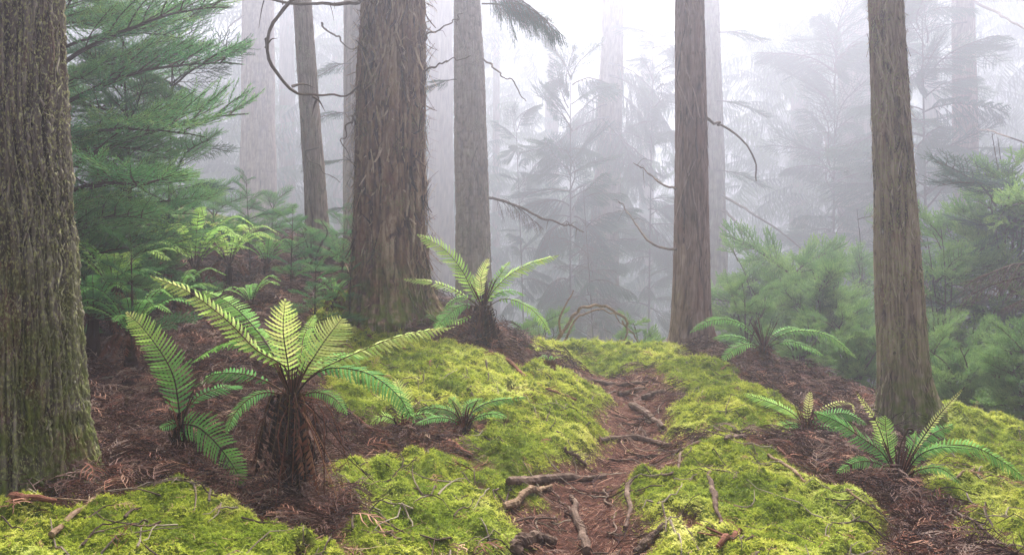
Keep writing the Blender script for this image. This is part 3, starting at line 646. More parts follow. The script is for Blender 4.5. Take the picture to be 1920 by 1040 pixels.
def bush(name, px, d, top_py, wpx, label, kinds=('leafy',), nst=7, nb=44, L=.55, seed=0, cat='shrub', group=None):
    r_ = np.random.default_rng(seed); d = D(d); x = (px - 960) / F * d; z0 = ground_z(x, d)[0]; h = CAM_Z - (top_py - 520) / F * d - z0; wd = wpx / F * d
    t = thing(name, (x, d, z0), label, cat, group); st = []
    for k in range(nst):
        a = k * 2.4 + r_.random(); q = (.25 + .75 * r_.random()) * wd * .8; hh = h * (.6 + .35 * r_.random()) * (1 - .25 * q / wd)
        p = spline([(x, d, z0 - .1), (x + math.cos(a) * q * .3, d + math.sin(a) * q * .3, z0 + hh * .45), (x + math.cos(a) * q * .7 + .1 * r_.random(), d + math.sin(a) * q * .7, z0 + hh * .8), (x + math.cos(a) * q, d + math.sin(a) * q, z0 + hh)], 20)
        m = MB(); tube(m, p, [.018, .012, .004], 6, 0, .3, .2); obj('stem', m, M['twig'], t); st.append((p, a))
    for k in range(nb):
        p, a = st[k % nst]; u = .3 + .7 * r_.random(); c = p[int(u * 19)]
        add_bough(t, kinds[int(r_.random() * len(kinds))], c, r_.random() * 6.283, -.1 + .9 * r_.random() * u, L * h / 2 * (.6 + .7 * r_.random()), int(r_.integers(0, 99)), (r_.random() - .5) * 1.5)
    return t
# left: lush young cedars behind the big trunk
young('young_cedar', 85, 6.6, -420, 'lush young cedar with layered green boughs right behind the left trunk', ('fresh',), 64, 1.6, .12, seed=21, rad=.05, toplen=.5)
young('young_cedar', 20, 8.3, -600, 'tall young cedar farther behind the left trunk, mostly hidden by it', ('fresh',), 46, 1.6, .15, seed=22, rad=.06, toplen=.5)
young('young_cedar', 315, 8.6, -160, 'paler young cedar filling the gap behind the lush one', ('fresh', 'dull'), 40, 1.15, .1, seed=23, rad=.018, toplen=.4)
young('cedar_sapling', 250, 5.6, 440, 'low green sapling between the left trunk and the ferns', ('fresh',), 16, .55, .3, seed=24, rad=.014)
for i_, (px, d, tp, l, s, n) in enumerate([(545, 8.3, 392, 'small feathery sapling in front of the slanting cedar', .42, 16), (640, 8.9, 400, 'small feathery sapling left of the shaggy trunk', .45, 16),
        (655, 7.4, 480, 'short sapling at the left foot of the shaggy trunk', .26, 12), (590, 7.2, 500, 'low spreading sapling on the bank above the sunlit fern', .4, 14), (470, 9.6, 330, 'pale sapling beneath the wide fog-dimmed trunk', .55, 18)]):
    young('cedar_sapling', px, d, tp, l, ('fresh',), n, s, .25, 'cedar saplings on the left bank', 40 + i_, rad=.012, toplen=.3)
for i_, (px, d, tp, l, s, n, nm) in enumerate([(240, 10.5, 330, 'bushy cedar sapling behind the back left ferns', .8, 26, 'cedar_sapling'), (400, 11.5, 350, 'bushy cedar sapling behind the tall back fern', .75, 26, 'cedar_sapling'),
        (510, 12.2, 380, 'dim cedar sapling in front of the wide fog-dimmed trunk', .7, 22, 'cedar_sapling'), (130, 7.4, 420, 'dark green sapling tucked right behind the left trunk', .7, 22, 'cedar_sapling')]):
    young(nm, px, d, tp, l, ('fresh',), n, s, .15, 'cedar saplings on the left bank', 80 + i_, rad=.014, toplen=.4)
young('young_cedar', 250, 7.6, 60, 'second lush young cedar, lower and nearer the ferns than the tall one', ('fresh',), 46, .95, .12, seed=25, rad=.03, toplen=.45)
bush('green_thicket', 235, 7.3, 430, 110, 'dense green thicket of cedar sprays beneath the lush young cedars', ('fresh',), seed=91, nb=50, L=.75)
bush('green_thicket', 140, 6.3, 470, 90, 'dark green thicket squeezed behind the left trunk foot', ('fresh',), seed=92, nb=40, L=.75)
bush('green_thicket', 590, 9.6, 400, 90, 'soft green thicket at the foot of the slanting cedar', ('fresh',), seed=93, nb=34, L=.7)
# middle, beyond the crest
young('hemlock_tree', 1070, 18.5, 130, 'misty young tree with drooping boughs beyond the crest, left of the pale trunk', ('dull', 'droop'), 54, 1.5, .3, seed=151, rad=.035, toplen=.8)
young('hemlock_tree', 1215, 22, 60, 'misty drooping tree seen between the pale trunk and the crest cedar', ('droop', 'dull'), 70, 1.4, .25, seed=52, rad=.035, toplen=.7)
young('withered_tree', 1120, 17, 350, 'withered purplish brown young tree low beyond the crest', ('dead', 'droop'), 56, 1.1, .15, seed=53, rad=.03, toplen=.7, cat='young tree')
young('hemlock_tree', 985, 19.5, 210, 'thin misty sapling right of the knobbly grey trunk', ('dull', 'droop'), 50, .9, .3, seed=54, rad=.025, toplen=.6)
# right
bush('leafy_bush', 1450, 13, 345, 100, 'rounded misty green bush right of the crest cedars', seed=61, nb=60, L=.5)
bush('leafy_bush', 1540, 11.5, 440, 85, 'fuller green bush in front of the rounded misty one', seed=62, nb=60, L=.5)
bush('leafy_bush', 1620, 13.5, 335, 70, 'upright bush touching the leaning cedar from the left', seed=63, nb=46, L=.42)
bush('leafy_bush', 1400, 10.8, 500, 70, 'thin straggly bush at the right foot of the crest cedars', nb=26, seed=77, L=.5)
bush('leafy_bush', 1890, 11.5, 170, 130, 'tall bluish bush spreading at the right edge', ('leafy', 'dull'), seed=64, nst=9, nb=90, L=.4)
bush('leafy_bush', 1775, 11, 330, 75, 'slim misty bush just right of the leaning cedar', ('leafy', 'dull'), seed=65, nb=46, L=.42)
bush('low_shrub', 1830, 8.6, 575, 110, 'dense low shrub below the tall bluish bush', seed=66, nb=60, L=.6)
bush('low_shrub', 1600, 9.3, 560, 100, 'dense low shrub behind the small right ferns', seed=67, nb=50, L=.6)
bush('low_shrub', 1500, 9.8, 580, 70, 'low twiggy shrub behind the arching crest fern', seed=71, nb=34, L=.6)
bush('low_shrub', 1930, 7.9, 570, 90, 'dense low shrub cut off by the right edge', seed=68, nb=50, L=.6)
bush('low_shrub', 1735, 9.5, 560, 70, 'low shrub peeking out right of the leaning cedar foot', seed=72, nb=34, L=.6)
bush('low_shrub', 1200, 11.6, 590, 60, 'sparse low shrub beyond the crest left of the straight cedar', seed=73, nb=24, L=.7)
bush('low_shrub', 1000, 11.8, 570, 60, 'sparse low shrub beyond the crest left of the bent hoop', seed=74, nb=24, L=.7)
young('hemlock_tree', 1560, 21, 60, 'tall dim drooping tree in the fog between the crest and leaning cedars', ('droop', 'dull'), 90, 2.0, .2, seed=69, rad=.05, toplen=.7)
young('hemlock_tree', 1740, 18, -60, 'tall dim drooping tree behind the leaning cedar', ('dull', 'droop'), 90, 1.8, .2, seed=70, rad=.05, toplen=.7)
# hanging boughs on the big trees
def hung(t, kind, px, py, d, az, pitch, L, seed):
    return add_bough(t, kind, P(px, py, D(d)), az, pitch, L * D(d) / d, seed)
hung(T['three'], 'dead', 895, -10, 9.6, -.1, -.1, .9, 1); hung(T['three'], 'droop', 890, -25, 9.8, .1, -.15, 1.15, 2)
hung(T['three'], 'dull', 900, 10, 10.5, .5, -.05, 1.0, 3); hung(T['three'], 'dull', 858, 150, 12.4, 2.9, -.2, .7, 4); hung(T['three'], 'dead', 918, 372, 12.3, -.2, -.25, .9, 5)
for k in range(18): hung(T['four'], 'droop', 1140, 120 + (k * 53) % 400, 23.6, (k * 2.4) % 6.28, -.3, 2.0 + (k % 3) * .4, k)
for k in range(4): hung(T['eleven'], 'dull', 662, 120 + k * 90, 13.8, 2.9 + k * .3, -.2, .8, k)
for k in range(5): hung(T['six'], 'dull', 1345, 60 + k * 130, 18.8, -.6 + k * .25, -.3, 1.2, k)
for k in range(8): hung(T['eight'], 'dull', 1812, -20 + k * 60, 18.8, (k * 2.4) % 6.28, -.15, 1.4, k)

# ------------------------------------------------------------------ distant wood, one mass
mb = MB(); r_ = np.random.default_rng(5)
for k in range(46):
    d = 62 + 75 * r_.random(); x = (r_.random() - .5) * 1.7 * d; z = ground_z(x, d)[0]; h = 24 - r_.random() * 5; rd = .35 + .45 * r_.random()
    tube(mb, spline([(x, d, z - .3), (x + .2 * r_.random(), d, (z + h) / 2), (x + .5 * (r_.random() - .5), d, h)], 6), [rd, rd * .5], 7, 0, .4)
bv = MB(); bm_ = B['droop'][0]; co = np.empty(len(bm_.vertices) * 3); bm_.vertices.foreach_get('co', co); co = co.reshape(-1, 3)
n = 44000; d = 50 + 75 * r_.random(n) ** 1.3; x = (r_.random(n) - .5) * 1.7 * d; gz = ground_z(x, d); z = gz + (24 - gz) * r_.random(n) ** .9
pxx = 960 + x / d * F; hi = np.clip((z - 1) / 15, 0, 1); keepf = 1 - hi * 1.0 * np.exp(-((pxx - 1190) / 190) ** 2) - .35 * hi * np.exp(-((pxx - 400) / 150) ** 2)
cl = fbm(np.stack([x / 5, d / 5, z / 5], 1), 3, 8); kf = (r_.random(n) < keepf) & (cl > .47); d, x, z = d[kf], x[kf], z[kf]; n = len(d)
tri, tf = [], []
for k in range(16):
    u = k / 15; sd_ = 1 if k % 2 else -1; j = len(tri); hx = r_.random() * .2
    tri += [(u, 0, -.25 * u * u), (u + .07, 0, -.25 * u * u), (u + hx, sd_ * (.35 - .2 * u), -.3 - .25 * u - .3 * r_.random())]; tf.append((j, j + 1, j + 2))
batch(mb, tri, tf, np.stack([x, d, z], 1), rots(np.tile([0, 0, 1.], (n, 1)), r_.random(n) * 6.28, r_.random(n) * .6, r_.random(n) * 6.28), .8 + r_.random(n) * 1.8, 1, r_.random(n))
tag(obj('distant_forest', mb, [M['bark_red'], M['needles_dull']]), 'far wood reading as one dim mass in the fog', None, None, 'stuff')

# ------------------------------------------------------------------ ferns
def frond(parent, pts, width, tint=.6, npair=30, normal=(0, -.4, 1), bare=.18, fwd=.3, droop=.25, mat='fern', lobes=5, stip=(.0045, .0012), peak=.45, curl=0., seed=0, rag=0., basew=.35, name='frond', stint=.4, label=None, gap=.76, tg=.12):
    r_ = np.random.default_rng(seed); p = spline(pts, 60); T_ = np.gradient(p, axis=0); T_ /= np.linalg.norm(T_, axis=1)[:, None]
    seg = np.linalg.norm(np.diff(p, axis=0), axis=1).sum()
    if curl:   # crozier at the tip
        e = p[-1]; t = T_[-1]; up = np.array(normal, float); up -= t * up.dot(t); up /= np.linalg.norm(up)
        a = np.linspace(0, 5.2, 14)[1:]; rr_ = curl * (1 - a / 7.5); c0 = e + up * curl
        cr = c0 - up * (np.cos(a) * rr_)[:, None] + t * (np.sin(a) * rr_)[:, None]
        ps = np.vstack([p, cr])
    else: ps = p
    N0 = np.array(normal, float)
    mb = MB(); npair = max(6, int(npair * .78)); us = bare + (.995 - bare) * np.linspace(0, 1, npair) ** .9
    for k, u in enumerate(us):
        if r_.random() < max(rag, .015): continue
        v = (u - bare) / (1 - bare); i = min(int(u * 59), 58)
        w_ = np.interp(v, [0, peak * .5, peak, .8, .93, 1], [basew, .85, 1, .68, .33, .06]) * width
        spc = seg * (1 - bare) / npair; t = T_[i]; Nn = N0 - t * N0.dot(t); Nn /= np.linalg.norm(Nn); S = np.cross(t, Nn)
        f = p[i] * (1 - (u * 59 - i)) + p[i + 1] * (u * 59 - i)
        for s in (-1, 1):
            Lp = w_ * .9 * (.88 + .2 * r_.random()) * (.45 + .4 * r_.random() if r_.random() < .03 else 1); fa = fwd + .1 * (r_.random() - .5) + v * .25
            dr = S * s * math.cos(fa) + t * math.sin(fa); dp = droop * (.5 + r_.random()) + .08 * (r_.random() - .5)
            m = lobes * 2 + 1; q = np.linspace(0, 1, m)
            bw = spc * .5 * gap * (1 - q ** 3) ** .8 + .0004
            bw = bw * np.where(np.arange(m) % 2 == 1, 1.25, .66) if lobes > 3 else bw
            c = f + dr * (q * Lp)[:, None] - Nn * (dp * Lp * q ** 1.8)[:, None] + t * (.2 * Lp * q ** 2)[:, None]
            tw = (r_.random() - .5) * .9
            wv = t * math.cos(tw) + Nn * math.sin(tw)
            a_ = c + wv * bw[:, None] - Nn * (bw * .25)[:, None]; b_ = c - wv * bw[:, None] - Nn * (bw * .25)[:, None]
            V = np.vstack([c, a_, b_]); ii = np.arange(m - 1)
            Fq = np.concatenate([np.stack([ii, ii + 1, ii + 1 + m, ii + m], 1), np.stack([ii + 1, ii, ii + 2 * m, ii + 1 + 2 * m], 1)])
            mb.add(V, Fq, 0, tint + (r_.random() - .5) * .16 + v * tg)
    o = obj(name, mb, M[mat], parent)
    if label: o['label'] = label
    sb = MB(); tube(sb, ps, [stip[0], stip[0] * .75, stip[0] * .5, stip[1]] + ([stip[1] * 2.5] if curl else []), 6, 0, np.clip(stint, 0, 1), .1)
    st = obj('stem', sb, M['stipe'], o); return o

def fern(name, label, crown, d, fronds, group='green ferns on the banks', skirt=14, skirt_h=None, deadmat='deadfern', stump_r=.045, seed=0, dead_w=.05, stubs=14, scale=1., reach=1., on_ground=False):
    if on_ground: d = float(hit(crown[0], crown[1] + 12, H1)[1])
    r_ = np.random.default_rng(seed); c = P(*crown, d); gz = ground_z(c[0], c[1])[0]
    if c[2] < gz + .03: c[2] = gz + .03
    t = thing(name, (c[0], c[1], gz), label, 'fern', group)
    sb = MB(); hgt = c[2] - gz
    pts = spline([(c[0], c[1], gz - .05), (c[0] + .01, c[1], gz + hgt * .5), (c[0], c[1], c[2] - .0)], 14)
    tube(sb, pts, [stump_r * 1.5, stump_r, stump_r * .9], 18, 0, .25, .5)
    for k in range(int(60 * min(1, hgt / .2) + 26)):   # scales and stipe stubs over the stump
        a = r_.random() * 6.283; u = r_.random(); o = np.array([c[0] + math.cos(a) * stump_r * .8, c[1] + math.sin(a) * stump_r * .8, gz + hgt * u * .95])
        L = .03 + .05 * r_.random(); out = np.array([math.cos(a), math.sin(a), 0]); tube(sb, spline([o, o + out * L * .4 + [0, 0, L * .6], o + out * L * .6 + [0, 0, L * 1.2]], 4), [.004, .002], 4, 0, r_.random())
    obj('stump', sb, M['deadfern'], t)
    for k, fr in enumerate(fronds):
        pp, w_, kw = fr[0], fr[1], dict(fr[2]) if len(fr) > 2 else {}
        dt = kw.pop('dt', 0.); m = len(pp); a = np.linspace(0, 1, m)
        pts = [P(q[0], q[1], d + dt * a[j] ** 1.2) for j, q in enumerate(pp)]; pts[0] = pts[0] * .4 + c * .6
        frond(t, pts, w_ / F * d, seed=seed * 50 + k, **kw)
    for k in range(skirt):   # dead fronds hanging round the stump
        a = -math.pi / 2 + (k / max(1, skirt - 1) - .5) * 4.6 + (r_.random() - .5) * .3; L = (skirt_h or (hgt + .12)) * (.45 + .7 * r_.random()); out = np.array([math.cos(a), math.sin(a), 0])
        rch = (.2 + .8 * r_.random() ** 2) * reach; c1 = c - [0, 0, hgt * .45 * r_.random()]
        e1 = c + out * L * .35 * rch + [0, 0, .02]; e2 = c + out * L * .6 * rch - [0, 0, L * .45]; e3 = c + out * L * (.7 + .5 * r_.random()) * rch - [0, 0, L * .95]
        for e in (e2, e3): e[2] = max(e[2], ground_z(e[0], e[1])[0] + .015)
        frond(t, [c1, e1, e2, e3], dead_w * (.7 + .6 * r_.random()), (.0 + .75 * r_.random() ** 1.5), 22, tuple(out + [.3 * (r_.random() - .5), 0, .9]), .3, .55, 1.2, deadmat, 3, (.003, .001), seed=seed * 77 + k, rag=.08, name='dead_frond', stint=.2 + .5 * r_.random())
    sb = MB()
    for k in range(stubs):   # bare old stipes
        a = r_.random() * 6.283; out = np.array([math.cos(a), math.sin(a), 0]); L = (.06 + .12 * r_.random()) * scale
        tube(sb, spline([c - [0, 0, .02], c + out * L * .25 + [0, 0, L * .5], c + out * L * .5 + [0, 0, L]], 6), [.004, .0025], 5, 0, .2 + .5 * r_.random())
    for k in range(stubs // 2):
        a = -math.pi / 2 + (r_.random() - .5) * 4; out = np.array([math.cos(a), math.sin(a), 0]); L = (hgt + .15) * (.25 + .95 * r_.random())
        e = c + out * L * (.05 + .7 * r_.random() ** 1.5) - [0, 0, L * .9] + (r_.random(3) - .5) * .08; e[2] = max(e[2], ground_z(e[0], e[1])[0] + .01)
        tube(sb, spline([c, c + out * L * (.1 + .3 * r_.random()) - [0, 0, L * (.05 + .3 * r_.random())], e], 8), [.0035, .0015], 5, 0, .2 + .7 * r_.random())
    obj('old_stalks', sb, M['deadfern'], t)
    return t
CAMN = (0, -1, .25)
fern('fern', 'large bright fern on a shaggy brown stump in the left foreground', (548, 745), 3.95, [
    ([(545, 745), (535, 690), (480, 655), (425, 600), (355, 548), (284, 518)], 27, dict(tint=.82, npair=40, normal=(.35, -.75, .6), dt=-.2, bare=.2, droop=.5)),
    ([(546, 745), (541, 690), (531, 620), (535, 562)], 40, dict(tint=.86, npair=27, normal=(.1, -1, .3), dt=-.1, bare=.2, fwd=.15, droop=.15, peak=.6, stint=.1)),
    ([(552, 745), (570, 700), (608, 640), (643, 594)], 56, dict(tint=.86, npair=34, normal=(-.35, -1, .45), dt=.15, bare=.2, fwd=.1, droop=.1, peak=.6, stint=.2)),
    ([(556, 745), (590, 700), (660, 665), (750, 630), (850, 612)], 26, dict(tint=.84, npair=42, normal=(0, -.45, .9), dt=.1, bare=.22, droop=.55)),
    ([(556, 750), (578, 712), (620, 690), (690, 700), (745, 740), (776, 790)], 38, dict(tint=.36, npair=38, normal=(.3, -.5, .8), dt=-.25, bare=.25, droop=.3, stint=.05)),
    ([(540, 745), (500, 665), (440, 640), (395, 655), (358, 680)], 22, dict(tint=.5, npair=34, normal=(0, -.3, 1), dt=.25, bare=.3, droop=.5)),
    ([(540, 742), (500, 715), (450, 700), (400, 702), (365, 722)], 30, dict(tint=.3, npair=32, normal=(0, -.6, .9), dt=.2, bare=.25)),
    ([(545, 742), (510, 660), (465, 600), (425, 565), (380, 545)], 40, dict(tint=.55, npair=34, normal=(.3, -.8, .6), dt=.9, bare=.35, stint=.1)),
    ([(552, 745), (590, 690), (640, 665), (690, 668)], 26, dict(tint=.5, npair=26, normal=(.1, -.5, .8), dt=.5, bare=.25)),
    ([(540, 748), (505, 735), (470, 745), (440, 775), (425, 810)], 22, dict(tint=.34, npair=30, normal=(-.2, -.7, .7), dt=-.25, bare=.2)),
    ([(555, 748), (590, 735), (625, 745), (650, 775)], 20, dict(tint=.4, npair=26, normal=(.2, -.7, .7), dt=-.2, bare=.2)),
    ([(544, 742), (520, 680), (492, 630), (470, 612)], 26, dict(tint=.6, npair=28, normal=(.3, -.8, .6), dt=.45, bare=.25)),
    ([(552, 742), (562, 680), (570, 630), (590, 590)], 26, dict(tint=.66, npair=28, normal=(-.1, -.9, .5), dt=.5, bare=.3)),
    ([(550, 745), (560, 690), (585, 650), (600, 640)], 22, dict(tint=.45, npair=22, normal=(0, -.5, .8), dt=.4, bare=.35)),
], seed=3, skirt=40, skirt_h=.44, reach=.8, stump_r=.04, dead_w=.04, stubs=60)
fern('fern', 'bluish green fern with two hanging fronds left of the large bright one', (338, 792), 4.15, [
    ([(338, 794), (333, 745), (325, 705), (305, 665), (268, 615), (238, 586)], 46, dict(tint=.30, npair=42, normal=(.2, -1, .3), dt=.25, bare=.04, fwd=.3, peak=.3, droop=.2, stint=.1, basew=.3, tg=.65)),
    ([(333, 797), (370, 800), (405, 830), (435, 870), (457, 908)], 42, dict(tint=.42, npair=36, normal=(-.3, -1, .5), dt=-.3, bare=.02, fwd=.35, peak=.2, droop=.05, stint=.1, basew=.8)),
    ([(345, 795), (330, 792), (315, 797), (301, 803)], 14, dict(tint=.34, npair=14, normal=(0, -1, .5), dt=-.1, bare=.05, basew=.9)),
    ([(340, 792), (370, 745), (420, 725), (455, 722)], 24, dict(tint=.26, npair=26, normal=(0, -.7, .8), dt=.4, bare=.2)),
], seed=4, skirt=5, skirt_h=.18, stump_r=.02, stubs=5)
fern('fern', 'fresh fern on a red-brown mound in front of the knobbly grey trunk', (905, 578), 7.2, [
    ([(898, 578), (885, 545), (865, 505), (830, 465), (784, 440)], 27, dict(tint=.74, npair=34, normal=(.5, -.8, .4), bare=.12)),
    ([(905, 578), (900, 545), (903, 515), (916, 484)], 15, dict(tint=.88, npair=26, normal=CAMN, bare=.15, curl=.008)),
    ([(912, 578), (925, 545), (960, 512), (1000, 492), (1048, 478)], 21, dict(tint=.74, npair=38, normal=(-.2, -.6, .8), bare=.1, droop=.4)),
    ([(916, 580), (945, 560), (985, 572), (1012, 595), (1032, 626)], 20, dict(tint=.62, npair=34, normal=(.3, -.6, .8), bare=.2, droop=.3, dt=-.3)),
    ([(898, 580), (868, 572), (840, 590), (815, 618)], 24, dict(tint=.4, npair=26, normal=(-.2, -.8, .7), bare=.2, dt=-.3)),
    ([(898, 578), (860, 548), (815, 530), (755, 522)], 16, dict(tint=.8, npair=30, normal=(0, -.5, .8), bare=.2, dt=.1)),
    ([(908, 578), (930, 552), (960, 545), (985, 552)], 17, dict(tint=.45, npair=22, normal=(0, -.6, .8), bare=.2, dt=.3)),
    ([(895, 585), (865, 600), (835, 604), (812, 622)], 13, dict(tint=.7, npair=22, normal=(0, -.6, .8), bare=.2, dt=-.35)),
    ([(912, 578), (925, 535), (945, 505), (955, 490)], 16, dict(tint=.6, npair=22, normal=(-.2, -.9, .4), bare=.2, dt=.3)),
    ([(900, 580), (880, 560), (855, 560), (830, 580)], 16, dict(tint=.5, npair=22, normal=(0, -.7, .7), bare=.2, dt=.2)),
    ([(903, 578), (893, 550), (890, 530), (885, 515)], 14, dict(tint=.7, npair=20, normal=CAMN, bare=.2, dt=.2)),
], seed=5, skirt=22, skirt_h=.42, stump_r=.05, dead_w=.05, stubs=40, scale=1.6)
fern('fern', 'small spreading fern halfway up the left moss bank', (870, 800), 4.95, [
    ([(872, 800), (888, 770), (925, 752), (988, 744)], 15, dict(tint=.36, npair=34, normal=(0, -.5, .8), bare=.15, droop=.35)),
    ([(866, 800), (852, 775), (822, 765), (785, 768)], 17, dict(tint=.38, npair=28, normal=(0, -.7, .8), bare=.15)),
    ([(870, 800), (872, 775), (880, 757), (905, 748)], 15, dict(tint=.42, npair=22, normal=(0, -.8, .6), bare=.25, dt=.15)),
    ([(866, 800), (845, 785), (815, 783), (780, 795)], 14, dict(tint=.34, npair=26, normal=(0, -.6, .8), bare=.15, dt=-.2)),
    ([(874, 800), (895, 782), (925, 775), (950, 783)], 13, dict(tint=.4, npair=22, normal=(0, -.6, .8), bare=.2, dt=-.2)),
    ([(868, 800), (862, 770), (848, 750), (840, 745)], 13, dict(tint=.5, npair=22, normal=CAMN, bare=.25, dt=.2)),
], seed=6, on_ground=True, skirt=8, skirt_h=.2, stump_r=.025, stubs=12)
fern('fern', 'pale yellowish little fern between the large fern and the small spreading one', (752, 800), 4.75, [
    ([(753, 800), (755, 765), (750, 735), (742, 712)], 26, dict(tint=.86, npair=24, normal=(.1, -1, .3), bare=.1, peak=.5, fwd=.2)),
    ([(750, 800), (735, 785), (715, 780), (695, 795)], 15, dict(tint=.7, npair=20, normal=(0, -.7, .8), bare=.1, dt=-.1)),
    ([(755, 800), (772, 782), (798, 775), (820, 782)], 13, dict(tint=.5, npair=20, normal=(0, -.6, .8), bare=.15, dt=.05)),
], seed=7, on_ground=True, skirt=6, skirt_h=.2, stump_r=.018, stubs=8)
fern('fern', 'fern with arching fronds on the crest right of the straight cedar', (1432, 652), 8.0, [
    ([(1425, 652), (1405, 618), (1370, 600), (1330, 602), (1295, 622)], 17, dict(tint=.42, npair=34, normal=(0, -.6, .8), bare=.2, dt=-.3)),
    ([(1425, 652), (1395, 635), (1365, 630), (1335, 634)], 15, dict(tint=.4, npair=26, normal=(0, -.6, .8), bare=.2, dt=.2)),
    ([(1440, 652), (1462, 630), (1500, 620), (1555, 630), (1608, 672)], 14, dict(tint=.5, npair=40, normal=(0, -.6, .8), bare=.2, dt=-.3)),
    ([(1440, 655), (1470, 640), (1510, 648), (1545, 668)], 14, dict(tint=.42, npair=28, normal=(0, -.6, .8), bare=.15, dt=-.4)),
    ([(1425, 655), (1400, 645), (1375, 655), (1355, 675)], 17, dict(tint=.46, npair=24, normal=(0, -.7, .8), bare=.15, dt=-.4)),
    ([(1436, 652), (1450, 628), (1480, 615), (1500, 614)], 12, dict(tint=.4, npair=22, normal=(0, -.6, .8), bare=.25, dt=.4)),
], seed=8, skirt=14, skirt_h=.3, stump_r=.045, stubs=44, scale=1.7)
fern('fern', 'small fern with one stiff yellow frond on the right bank', (1512, 808), 5.0, [
    ([(1512, 808), (1513, 780), (1517, 755), (1520, 733)], 12, dict(tint=.95, npair=17, normal=CAMN, bare=.25, curl=.006, gap=.55, fwd=.15)),
    ([(1508, 808), (1490, 778), (1455, 758), (1395, 737)], 21, dict(tint=.62, npair=34, normal=(.2, -.7, .7), bare=.12, dt=.3)),
    ([(1516, 808), (1540, 782), (1585, 775), (1625, 795)], 19, dict(tint=.34, npair=30, normal=(0, -.7, .7), bare=.15)),
    ([(1508, 808), (1490, 795), (1470, 798), (1450, 812)], 15, dict(tint=.4, npair=20, normal=(0, -.7, .7), bare=.15, dt=-.2)),
    ([(1516, 806), (1535, 772), (1570, 755), (1598, 757), (1602, 775)], 9, dict(tint=.92, npair=28, normal=(0, -.5, .8), bare=.25, gap=.5, dt=.3)),
    ([(1516, 810), (1545, 800), (1580, 808), (1600, 825)], 14, dict(tint=.35, npair=22, normal=(0, -.7, .7), bare=.15, dt=-.2)),
], seed=9, on_ground=True, skirt=8, skirt_h=.2, stump_r=.025, stubs=16)
fern('fern', 'fern with long unfurling yellow fronds in the right foreground', (1686, 900), 4.3, [
    ([(1680, 900), (1662, 840), (1640, 785), (1606, 735)], 12, dict(tint=.9, npair=30, normal=(.3, -.9, .3), bare=.3, curl=.008, gap=.55, fwd=.2, stint=.15)),
    ([(1694, 900), (1712, 850), (1755, 785), (1806, 728)], 9, dict(tint=.95, npair=40, normal=(-.3, -.9, .3), bare=.25, curl=.010, gap=.5, fwd=.3, stint=.15)),
    ([(1686, 900), (1685, 860), (1690, 830), (1702, 806)], 2.5, dict(tint=.3, npair=6, normal=(1, -.3, .1), bare=.9, curl=.016, stip=(.007, .004), stint=.15)),
    ([(1680, 900), (1655, 850), (1615, 820), (1570, 790), (1528, 772)], 30, dict(tint=.34, npair=38, normal=(.2, -.8, .7), bare=.15)),
    ([(1696, 900), (1722, 855), (1765, 838), (1825, 842)], 20, dict(tint=.42, npair=34, normal=(0, -.5, .8), bare=.2, droop=.35, dt=-.2, stint=.05)),
    ([(1696, 900), (1740, 845), (1815, 835), (1880, 865), (1932, 905)], 26, dict(tint=.48, npair=44, normal=(.1, -.7, .8), bare=.25, droop=.3, dt=-.1)),
    ([(1684, 900), (1670, 860), (1662, 815), (1660, 780)], 30, dict(tint=.62, npair=26, normal=(.1, -1, .3), bare=.25, dt=.1, fwd=.2)),
    ([(1690, 900), (1715, 850), (1745, 815), (1790, 795)], 22, dict(tint=.34, npair=30, normal=(-.2, -.8, .6), bare=.3, dt=.4)),
    ([(1680, 900), (1650, 870), (1610, 865), (1570, 885)], 18, dict(tint=.36, npair=28, normal=(-.2, -.7, .7), bare=.25, dt=-.1)),
    ([(1692, 900), (1725, 880), (1765, 878), (1800, 905)], 18, dict(tint=.4, npair=28, normal=(.2, -.7, .7), bare=.25, dt=-.25)),
    ([(1690, 900), (1705, 855), (1715, 825), (1718, 808)], 20, dict(tint=.4, npair=24, normal=CAMN, bare=.3, dt=.3)),
], seed=10, skirt=14, skirt_h=.28, stump_r=.04, stubs=40, scale=1.2)
def auto_fern(label, crown, d, n, L, seed, tint, az=None, w_=.055, **kw):
    r_ = np.random.default_rng(seed); c = P(*crown, d); gz = ground_z(c[0], c[1])[0]; c[2] = max(c[2], gz + .03)
    t = thing('fern', (c[0], c[1], gz), label, 'fern', 'green ferns on the banks'); sb = MB()
    tube(sb, spline([(c[0], c[1], gz - .04), (c[0], c[1], c[2])], 6), [.05, .035], 12, 0, .3, .5); obj('stump', sb, M['deadfern'], t)
    for k in range(n):
        a = (k + r_.random() * .6) / n * 6.283 if az is None else az[0] + (az[1] - az[0]) * r_.random()
        out = np.array([math.cos(a), math.sin(a), 0]); l = L * (.75 + .4 * r_.random()); up = .75 + .5 * r_.random()
        pts = [c, c + out * l * .22 + [0, 0, l * .42 * up], c + out * l * .55 + [0, 0, l * .62 * up], c + out * l * .9 + [0, 0, l * .5 * up]]
        frond(t, pts, w_ * (.8 + .4 * r_.random()) * L / .5, tint + (r_.random() - .5) * .25, 28, tuple(out * -.6 + [0, -.3, 1]), .2, .25, .25, seed=seed * 9 + k, lobes=4, stint=.2)
    for k in range(8):
        a = -1.57 + (r_.random() - .5) * 4; out = np.array([math.cos(a), math.sin(a), 0]); e = c + out * L * .4 - [0, 0, .1]; e[2] = max(e[2], ground_z(e[0], e[1])[0] + .01)
        frond(t, [c, c + out * L * .2 + [0, 0, .05], e], .04, .5, 16, (0, -.4, 1), .3, .5, .5, 'deadfern', 3, (.003, .001), seed=k, rag=.1, name='dead_frond')
    return t
auto_fern('tall yellow-green fern at the back of the left bank', (365, 510), 7.9, 15, .75, 31, .66)
auto_fern('yellow-green fern with upswept fronds right of the tall back one', (430, 500), 8.5, 12, .6, 32, .72)
auto_fern('bright low fern beside the big left trunk', (215, 560), 6.3, 13, .62, 33, .62)
